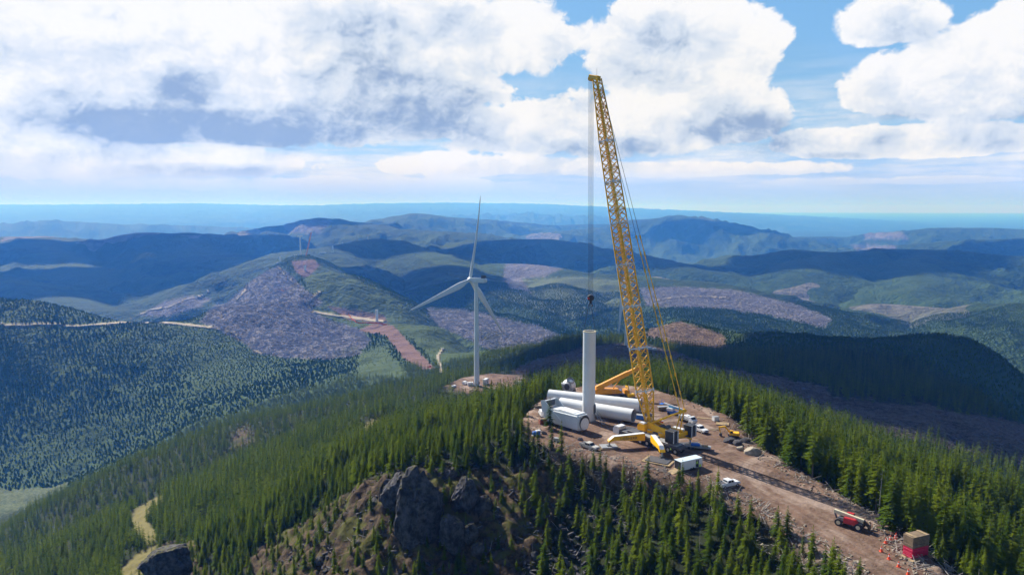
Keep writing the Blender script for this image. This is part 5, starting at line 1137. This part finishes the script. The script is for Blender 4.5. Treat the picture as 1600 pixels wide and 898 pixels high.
for px, py, dm, mm, lb in [(1000, 655, (2.6, 1.6, 1.2), M_blue, 'blue tool container behind the foot of the lattice boom'), (1037, 641, (4.0, 1.4, 1.0), M_mat2, 'long brown crate beside the back row of trees'), (1118, 658, (1.8, 1.4, 1.3), M_car, 'small white equipment box at the foot of the back trees'), (870, 690, (1.6, 1.1, .9), M_gry, 'small grey equipment box on the pad below the nacelle'), (1032, 664, (1.6, 1.2, 1.2), M_orng, 'orange equipment box beside the crane gantry'), (987, 676, (2.2, 1.3, .7), M_wood, 'wooden crate between the lying tower section and the white carrier cab')]:
    pp = G(px, py); o = thing('equipment_box', lb, 'box', (pp[0], pp[1], hz(pp[0], pp[1])), px * .7); q = MB(); q.box((0, 0, dm[2] / 2 + .12), dm, bev=.05); q.build('box_body', mm, o); q = MB(); q.box((0, 0, dm[2] + .15), (dm[0] + .06, dm[1] + .06, .08), bev=.02); q.build('lid', M_gry, o); q = MB(); q.box((0, 0, .06), (dm[0] * .9, dm[1] * .8, .12)); q.build('skid', M_dk, o)
# blue and white boom lift folded down
pp = G(1052, 648); bl = thing('boom_lift', 'blue and white boom lift folded down behind the crane gantry', 'boom lift', (pp[0], pp[1], .05), R(-40))
q = MB(); q.box((0, 0, .8), (3.4, 2.0, .7), bev=.1); q.build('chassis', M_blue, bl); q = MB(); q.box((-.9, 0, 1.7), (2.2, 1.8, 1.0), bev=.15); q.build('turntable', M_car, bl)
q = MB(); rect_tube(q, (-1.6, 0, 2.6), (3.8, 0, 2.1), .45, .5); q.build('lower_boom', M_cy, bl); q = MB(); rect_tube(q, (3.8, 0, 2.2), (-3.4, 0, 3.2), .38, .42); q.build('upper_boom', M_car, bl)
q = MB(); q.box((-4.1, 0, 2.9), (1.1, 1.8, .1)); 
for a_ in (-.5, .5):
    for b_ in (-.85, .85): q.tube((-4.1 + a_, b_, 2.9), (-4.1 + a_, b_, 3.9), .05, .05, 5)
q.box((-4.1, .85, 3.9), (1.1, .06, .06)); q.box((-4.1, -.85, 3.9), (1.1, .06, .06)); q.build('basket', M_blue, bl)
for x0 in (-1.1, 1.1):
    for s_ in (-1, 1): q = MB(); q.tube((x0, s_ * .8, .45), (x0, s_ * 1.1, .45), .45, .45, 14); q.build('wheel', M_tyre, bl)
# yellow excavator behind the crane boom and one at the rock pile
def excavator(label, loc, rz, sc, group=None):
    t = thing('excavator', label, 'excavator', loc, rz, group); t.scale = (sc,) * 3
    for s_ in (-1, 1): q = MB(); q.prism([(-1.9, .1), (1.9, .1), (2.2, .5), (1.8, .95), (-1.8, .95), (-2.2, .5)], s_ * 1.0, s_ * 1.5, .06); q.build('track', M_blk, t)
    q = MB(); q.prism([(-2.3, 1.1), (1.5, 1.1), (1.5, 1.7), (-.2, 2.1), (-2.0, 2.2), (-2.4, 1.8)], -1.4, 1.4, .1); q.build('upper_body', M_yel, t)
    q = MB(); q.prism([(.1, 1.7), (1.6, 1.7), (1.35, 3.0), (.2, 3.0)], .45, 1.35, .07); cb = q.build('cab', M_yel, t); q = MB(); q.box((.85, 1.36, 2.4), (.9, .03, .8)); q.build('window', M_glass, cb)
    q = MB(); rect_tube(q, (1.2, -.2, 1.7), (3.4, -.2, 4.2), .45, .6); rect_tube(q, (3.3, -.2, 4.1), (5.6, -.2, 3.6), .42, .5); q.build('boom', M_yel, t)
    q = MB(); rect_tube(q, (5.6, -.2, 3.9), (5.0, -.2, 1.3), .35, .42); q.build('stick', M_yel, t)
    q = MB(); q.prism([(4.5, 1.4), (5.4, 1.3), (5.5, .6), (4.9, .15), (4.3, .4)], -.8, .4, .05); q.build('bucket', M_dk, t)
    return t
pp = G(984, 622); excavator('yellow excavator parked behind the lattice boom beside the orange crane', (pp[0], pp[1], .05), R(100), .85)
pp = gz(1146, 683, 0); excavator('small yellow excavator working in the rock pile under the right hand trees', pp, R(165), .72)
p = G(966, 618); o = pickup('small blue pickup parked in the shade behind the lying tower sections', (p[0], p[1], hz(p[0], p[1])), R(170), M_blue)
# low containers and vans on the round turbine clearing
def small_van(label, px, py, rz, dims, cat='container', nm='container'):
    v = gz(px, py, -72); o = thing(nm, label, cat, v, rz); q = MB(); q.box((0, 0, dims[2] / 2 + .2), dims, bev=.15); q.build('box_body', M_car, o); q = MB(); q.box((dims[0] / 2 + .02, 0, dims[2] * .5), (.08, dims[1] * .7, dims[2] * .6)); q.build('door', M_gry, o); q = MB(); q.box((0, 0, .1), (dims[0] * .9, dims[1] * .8, .2)); q.build('skid', M_dk, o)
small_van('white container directly left of the turbine foot, first of two', 735, 602, .2, (4.5, 2.4, 2.4)); small_van('white container further left of the turbine foot at the clearing edge', 726, 600, 1.0, (3.6, 2.2, 2.2))
small_van('large white container right of the turbine foot', 759, 600, 1.2, (6, 2.8, 4.2)); small_van('white unit lying at the right rim of the round clearing', 812, 599, .1, (5, 2, 1.6)); small_van('long dark-doored white unit at the left rim of the round clearing', 709, 605, .9, (4, 2, 1.4))
for px, py, Y, dm, lb in [(985, 549, 930, (9, 3, 3), 'white container left of the distant turbine foot, close to the crane boom'), (1012, 546, 930, (11, 3, 3), 'long white container right of the distant turbine'), (1022, 551, 915, (6, 3, 2.5), 'small white container in front of the long one at the distant turbine'), (1000, 553, 905, (7, 3, 2), 'white trailer nearest on the distant turbine pad'), (966, 553, 905, (6, 2.5, 2), 'white unit left of the distant turbine pad'), (436, 410, 2880, (20, 6, 5), 'white containers beside the far left tower section'), (504, 396, 3280, (26, 6, 5), 'white container row on the dark far ridge'), (484, 412, 2440, (12, 5, 5), 'white container beside the far ridge crane'), (462, 414, 2400, (9, 5, 4), 'pale container left of the far ridge crane')]:
    x_, y_, _ = P(px, py, Y); o = thing('container', lb, 'container', (x_, y_, hz(x_, y_)), .3); q = MB(); q.box((0, 0, dm[2] / 2 + .1), dm, bev=.2); q.build('box_body', M_car, o); q = MB(); q.box((dm[0] / 2 + .03, 0, dm[2] * .5), (.1, dm[1] * .8, dm[2] * .8)); q.build('door', M_gry, o)
# orange safety fence round the far pads
def fence(label, pts, Y0, hgt=1.6):
    o = thing('safety_fence', label, 'fence', P(*pts[0][:2], pts[0][2])); bl_ = Vector(o.location); W_ = []
    for px, py, Y in pts:
        x_, y_, _ = P(px, py, Y); W_.append(Vector((x_, y_, hz(x_, y_))))
    dense = []
    for a, b_ in zip(W_[:-1], W_[1:]):
        n = max(2, int((b_ - a).length / 6))
        for k in range(n): v = a.lerp(b_, k / n); dense.append(Vector((v.x, v.y, hz(v.x, v.y) + .1)))
    q = MB(); q2 = MB()
    for a, b_ in zip(dense[:-1], dense[1:]):
        a = a - bl_; b_ = b_ - bl_; u_ = Vector((0, 0, hgt)); q._add([a, b_, b_ + u_, a + u_], [(0, 1, 2, 3)]); q2.tube(a, a + u_ * 1.1, .12, .12, 5)
    q.build('orange_mesh', M_orng, o); q2.build('stakes', M_wood, o)
fence('orange safety fence along the front of the near ridge pad', [(545, 498, 1650), (556, 506, 1590), (572, 508, 1570), (590, 509, 1555), (606, 509, 1545), (612, 503, 1560)], 1500, 2.6)
fence('short orange fence at the bottom of the red-brown strip', [(668, 578, 1040), (680, 578, 1035)], 1040, 2.2)
fence('orange fence around the far ridge crane pad', [(452, 409, 2440), (462, 406, 2470), (490, 407, 2470)], 2450, 3.0)
# ------------------------------------------------------------------ rocks
def rock(label, loc, dims, seed, m_=M_rock, rz=0, nm='boulder', group=None, sub=6, rough=.30, blocky=1.0):
    bm = bmesh.new(); bmesh.ops.create_icosphere(bm, subdivisions=sub, radius=1); co = np.array([v.co[:] for v in bm.verts])
    f3 = lambda s_, k, o_: (fbm(co[:, 0] * s_ + k, co[:, 1] * s_ + co[:, 2] * s_ * .7, o_, k) + fbm(co[:, 2] * s_ + k * 2, co[:, 0] * s_ - co[:, 1] * s_ * .6, o_, k + 7)) * .5
    rr = 1 + rough * .9 * f3(1.2, seed, 3)
    co2 = co * rr[:, None] * 1.12; r_ = np.random.RandomState(seed * 13 + 5)
    for k in range(34):                       # joint planes cut the mass into facets
        n_ = r_.normal(size=3) * (1, 1, .75); n_ /= np.linalg.norm(n_); h_ = r_.uniform(.66, 1.0); d_ = co2 @ n_; co2 -= np.maximum(d_ - h_, 0)[:, None] * n_ * .93
    co2 *= (1 + rough * .50 * np.minimum(np.abs(f3(2.6, seed + 3, 4)) * 3, .5) + rough * .13 * f3(11, seed + 5, 4) + rough * .30 * f3(4.5, seed + 9, 3))[:, None]
    for v, c_ in zip(bm.verts, co2): v.co = Vector(c_)
    for v in bm.verts: v.co = Vector((v.co.x * dims[0], v.co.y * dims[1], v.co.z * dims[2]))
    me = bpy.data.meshes.new(nm); bm.to_mesh(me); bm.free(); me.materials.append(m_)
    for p_ in me.polygons: p_.use_smooth = True
    o = bpy.data.objects.new(nm, me); C.objects.link(o); o.location = loc; o.rotation_euler = (0, 0, rz); tag(o, label, 'rock', group); return o
Mm = mat('mossy basalt', (.085, .080, .088), .95, bump=1.0, vscale=.30)
_t = NT(Mm.node_tree); _b = _t.n['Principled BSDF']; _c = _t.n.new('ShaderNodeTexCoord').outputs['Object']; _g = _t.n.new('ShaderNodeNewGeometry').outputs['Normal']; _s = _t.n.new('ShaderNodeSeparateXYZ'); _t.l.new(_g, _s.inputs[0])
_base = _t.mix(_t.ss(_t.noise(_c, .5, 6, .7), .35, .68), (.014, .014, .017), (.115, .105, .112)); _mo = _t.m('MULTIPLY', _t.ss(_s.outputs[2], .55, .85), _t.ss(_t.noise(_c, .35, 4, .6), .46, .60))
_t.put(_b.inputs['Base Color'], _t.mix(_mo, _base, (.095, .090, .022)))
def rk(px, py, Y, dims, seed, label, dz=0, **k):
    x_, y_, z_ = P(px, py, Y); rock(label, (x_, y_, z_ + dz), dims, seed, Mm, nm='rock_outcrop', **k)
rk(654, 818, 172, (7.3, 6.0, 11.6), 2, 'huge dark basalt outcrop with a sheer shaded face in the middle of the slope', rough=.34)
rk(622, 775, 177, (4.0, 3.8, 5.2), 31, 'lit rounded shoulder rock against the left side of the huge outcrop', rough=.30)
rk(724, 782, 177, (3.7, 3.6, 6.2), 7, 'second tall dark outcrop just right of the huge one', rough=.32)
rk(753, 797, 176, (3.0, 3.0, 4.2), 11, 'lower dark outcrop leaning against the second tall one', rough=.34)
rk(708, 832, 166, (3.0, 2.6, 4.2), 15, 'medium dark boulder at the foot between the two tall outcrops')
rk(603, 772, 182, (2.3, 2.0, 3.8), 19, 'narrow dark outcrop at the left edge of the huge one')
rk(699, 745, 186, (3.4, 2.6, 2.6), 23, 'rounded boulder above and behind the two tall outcrops')
rk(735, 836, 166, (2.0, 1.9, 2.4), 27, 'grey boulder lower right of the second outcrop')
rk(746, 858, 163, (1.8, 1.6, 1.9), 29, 'small grey boulder standing lowest right of the outcrops')
rk(262, 884, 225, (8.6, 6.0, 7.0), 35, 'big pale-topped rock at the lower left edge of the picture', rough=.25)
rn = random.Random(77); fam = 'scattered boulders on the open slope'
spots = [(790, 800, 1.6), (800, 812, 1.2), (778, 838, 1.5), (812, 830, 1.0), (842, 738, 1.8), (835, 760, 1.3), (520, 765, 2.0), (545, 758, 1.4), (585, 790, 1.8), (480, 820, 1.6), (470, 835, 1.2), (500, 875, 1.4), (850, 790, 1.0), (868, 812, .9), (760, 880, 1.2), (335, 800, 2.4), (660, 745, 1.6), (560, 850, 1.1), (880, 850, 1.0), (905, 800, .9), (540, 820, 1.3)]
for i, (px, py, s_) in enumerate(spots):
    v = gz(px, py, -8); rock('dark weathered boulder lying among scrub on the open slope', v, (s_ * rn.uniform(.8, 1.3), s_, s_ * rn.uniform(.6, .9)), 100 + i, Mm, rn.uniform(0, 6), group=fam, sub=4)
for px, py, s_, mm, lb in [(1176, 708, 2.1, M_rock2, 'large pale boulder at the road bend under the trees'), (1157, 702, 1.0, M_rock2, 'small pale boulder left of the large road-bend boulder'), (1140, 690, 1.6, M_rock, 'dark boulder at the left of the rock pile'), (1152, 694, 1.3, M_rock, 'dark boulder at the front of the rock pile'), (1165, 690, 1.5, M_rock, 'brown upright rock at the back of the rock pile')]:
    v = gz(px, py, 0); rock(lb, v + Vector((0, 0, .3)), (s_ * 1.3, s_, s_ * .75), int(px), mm, .4, sub=4)
# ------------------------------------------------------------------ rubble, branches, slash: nobody could count them
def debris(name, label, n, region, seed, m_, lmin, lmax, rr, flat=.15, z0=.05):
    r_ = np.random.RandomState(seed); V = []; Fc = []; cnt = 0; pts = []
    px = r_.uniform(region[0], region[2], n * 6); py = r_.uniform(region[1], region[3], n * 6)
    X = []; Y = []
    for a, b_ in zip(px, py): g = G(a, b_, region[4]); X.append(g[0]); Y.append(g[1])
    X = np.array(X); Y = np.array(Y); sp_ = sdf(X, Y, PAD); k = np.where(region[5](X, Y, sp_))[0][:n]; Z = height(X[k], Y[k])
    for x0, y0, zz in zip(X[k], Y[k], Z):
        L = r_.uniform(lmin, lmax); a = r_.uniform(0, 6.28); t_ = r_.normal(0, flat); d = Vector((math.cos(a), math.sin(a), t_)).normalized() * L / 2; c_ = Vector((x0, y0, zz + z0 + abs(d.z)))
        u_ = d.orthogonal().normalized() * rr * r_.uniform(.6, 1.4); w_ = d.cross(u_).normalized() * u_.length; b0 = len(V)
        for s_, q_ in ((-1, 1), (1, .55)):
            for i in range(4): an = i * math.pi / 2; V.append(c_ + d * s_ + (u_ * math.cos(an) + w_ * math.sin(an)) * q_)
        Fc += [(b0 + i, b0 + (i + 1) % 4, b0 + 4 + (i + 1) % 4, b0 + 4 + i) for i in range(4)] + [(b0 + 3, b0 + 2, b0 + 1, b0), (b0 + 4, b0 + 5, b0 + 6, b0 + 7)]
    me = mesh_from(name, V, Fc, [m_]); o = bpy.data.objects.new(name, me); C.objects.link(o); tag(o, label, None, None, 'stuff')
edge_ = lambda X, Y, s_: (s_ > -1.5) & (s_ < 8)
debris('branches', 'pale broken branches and slash along the road edges', 750, (1100, 640, 1600, 898, -1, edge_), 1, M_snag, .8, 4.0, .07, .3)
debris('branches', 'pale broken branches on the fill slope below the pad', 170, (840, 700, 1080, 800, -2, edge_), 2, M_snag, .8, 5.0, .07, .35)
debris('rubble', 'loose stones along the edge of the dirt road', 1500, (830, 600, 1600, 898, -1, lambda X, Y, s_: (s_ > -3.0) & (s_ < 7)), 3, M_rock2, .15, .6, .22, .3, .02)
debris('rubble', 'dark stones strewn on the open rocky slope', 1500, (400, 740, 1000, 898, -10, lambda X, Y, s_: s_ > 6), 4, M_rock, .4, 1.6, .45, .3, .05)
debris('branches', 'dead wood on the open rocky slope', 260, (400, 740, 1000, 898, -10, lambda X, Y, s_: s_ > 6), 5, M_snag, 1, 4, .07, .4, .1)
# slash on the far clearcuts, scattered like the woods
def slash_field(label, r0, r1, sp, key, seed, protos, hs):
    protos = [q.copy() for q in protos]
    for q in protos: q.materials.clear(); q.materials.append(mat('slash ' + key, {'slash': (.37, .355, .40), 'brown': (.20, .16, .15), 'mound': (.36, .27, .21)}[key], .9, var=.4))  # slash of the brown area is coloured darker to stand for cloud shade
    x, y = candidates(r0, r1, sp, seed); z = height(x, y); c = covers(x, y, z); u = np.random.RandomState(seed).rand(len(x)); k = (u < c[key] * .9) & visible(x, y, z + 2); x, y, z = x[k], y[k], z[k]
    u = np.random.RandomState(seed + 1).rand(len(x)); scatter('slash', label, np.stack([x, y, z], -1), hs * (.5 + u), (u * 97 % len(protos)).astype(int), protos, seed, 1.0)
LOGS = []
for s in range(3):
    rn = random.Random(s + 500); V = []; Fc = []
    for k in range(7):
        a = rn.uniform(0, 3.14); c_ = Vector((rn.uniform(-.5, .5), rn.uniform(-.5, .5), rn.uniform(.05, .25))); d = Vector((math.cos(a), math.sin(a), rn.uniform(-.25, .25))) * rn.uniform(.3, .9); u_ = Vector((-d.y, d.x, 0)).normalized() * .035; b0 = len(V)
        V += [c_ - d - u_, c_ - d + u_, c_ + d + u_, c_ + d - u_, c_ - d + Vector((0, 0, .07)), c_ + d + Vector((0, 0, .07))]; Fc += [(b0, b0 + 3, b0 + 5, b0 + 4), (b0 + 1, b0 + 4, b0 + 5, b0 + 2)]
    LOGS.append(mesh_from('slash', V, Fc, [M_slash if 'M_slash' in globals() else mat('grey logging slash', (.40, .36, .38), .9, var=.3)]))
slash_field('grey logging slash and stumps covering the ridge clearcut', 1100, 2700, 9.0, 'slash', 31, LOGS, 6.0)
slash_field('logging slash coloured darker for the cloud shade on the clearing', 405, 1080, 6.0, 'brown', 33, LOGS, 2.6)
slash_field('logging slash on the sunlit brown mound', 950, 1400, 6.0, 'mound', 35, LOGS, 3.2)
# shrubs on the rocky slope
x, y = candidates(120, 320, 2.6, 41); z = height(x, y); c = covers(x, y, z); u = np.random.RandomState(8).rand(len(x)); k = (u < c['scrub'] * .85) & (c['sp'] > 6)
BU = []
for s in range(2):
    rn = random.Random(s + 900); V = []; Fc = []
    for j in range(110):
        a = rn.uniform(0, 6.28); e = rn.uniform(0, 1.4); r_ = rn.uniform(.3, 1); p = Vector((math.cos(a) * math.cos(e), math.sin(a) * math.cos(e), math.sin(e))) * r_; b0 = len(V); w_ = .16
        V += [p + Vector([rn.uniform(-w_, w_) for _ in range(3)]) for _ in range(3)]; Fc.append((b0, b0 + 1, b0 + 2))
    BU.append(mesh_from('bush', V, Fc, [M_bush]))
x, y, z = x[k], y[k], z[k]; u = np.random.RandomState(9).rand(len(x)); scatter('scrub', 'low yellow-green scrub on the rocky slope', np.stack([x, y, z - .1], -1), (.3 + .8 * u), (u * 31 % 2).astype(int), BU, 10, 1.3)
# bare snags that stand out at the edge of the right-hand stand and on the slope
for i, (px, py, h_) in enumerate([(1373, 812, 11), (1393, 822, 9), (1318, 772, 10), (1190, 690, 10), (1215, 712, 9), (237, 862, 8), (250, 858, 6), (1545, 880, 12)]):
    v = gz(px, py, -2); e = thing('dead_tree', ['thin bleached dead trunk standing at the edge of the stand right of the road', 'thin bleached dead trunk standing on the open slope'][1 if px < 1000 else 0], 'dead tree', v, i * 1.3, ['bleached dead trunks by the road', 'bleached dead trunks on the slope'][1 if px < 1000 else 0]); e.scale = (h_ * 1.2, h_ * 1.2, h_)
    o = bpy.data.objects.new('dead_trunk', SNAG[i % 2]); o.parent = e; C.objects.link(o)
for px, py, h_, lb in [(858, 744, 9.5, 'tall dark fir standing alone in front of the blue generator at the pad edge'), (846, 741, 8.5, 'slim fir just left of the lone tall fir at the pad edge'), (836, 730, 10, 'fir at the left corner of the pad below the dirt bank')]:
    v = gz(px, py, -5); tree('fir_tree', v.x, v.y, v.z, h_, 0, lb, None)
print('done', round(time.time() - T0, 1))
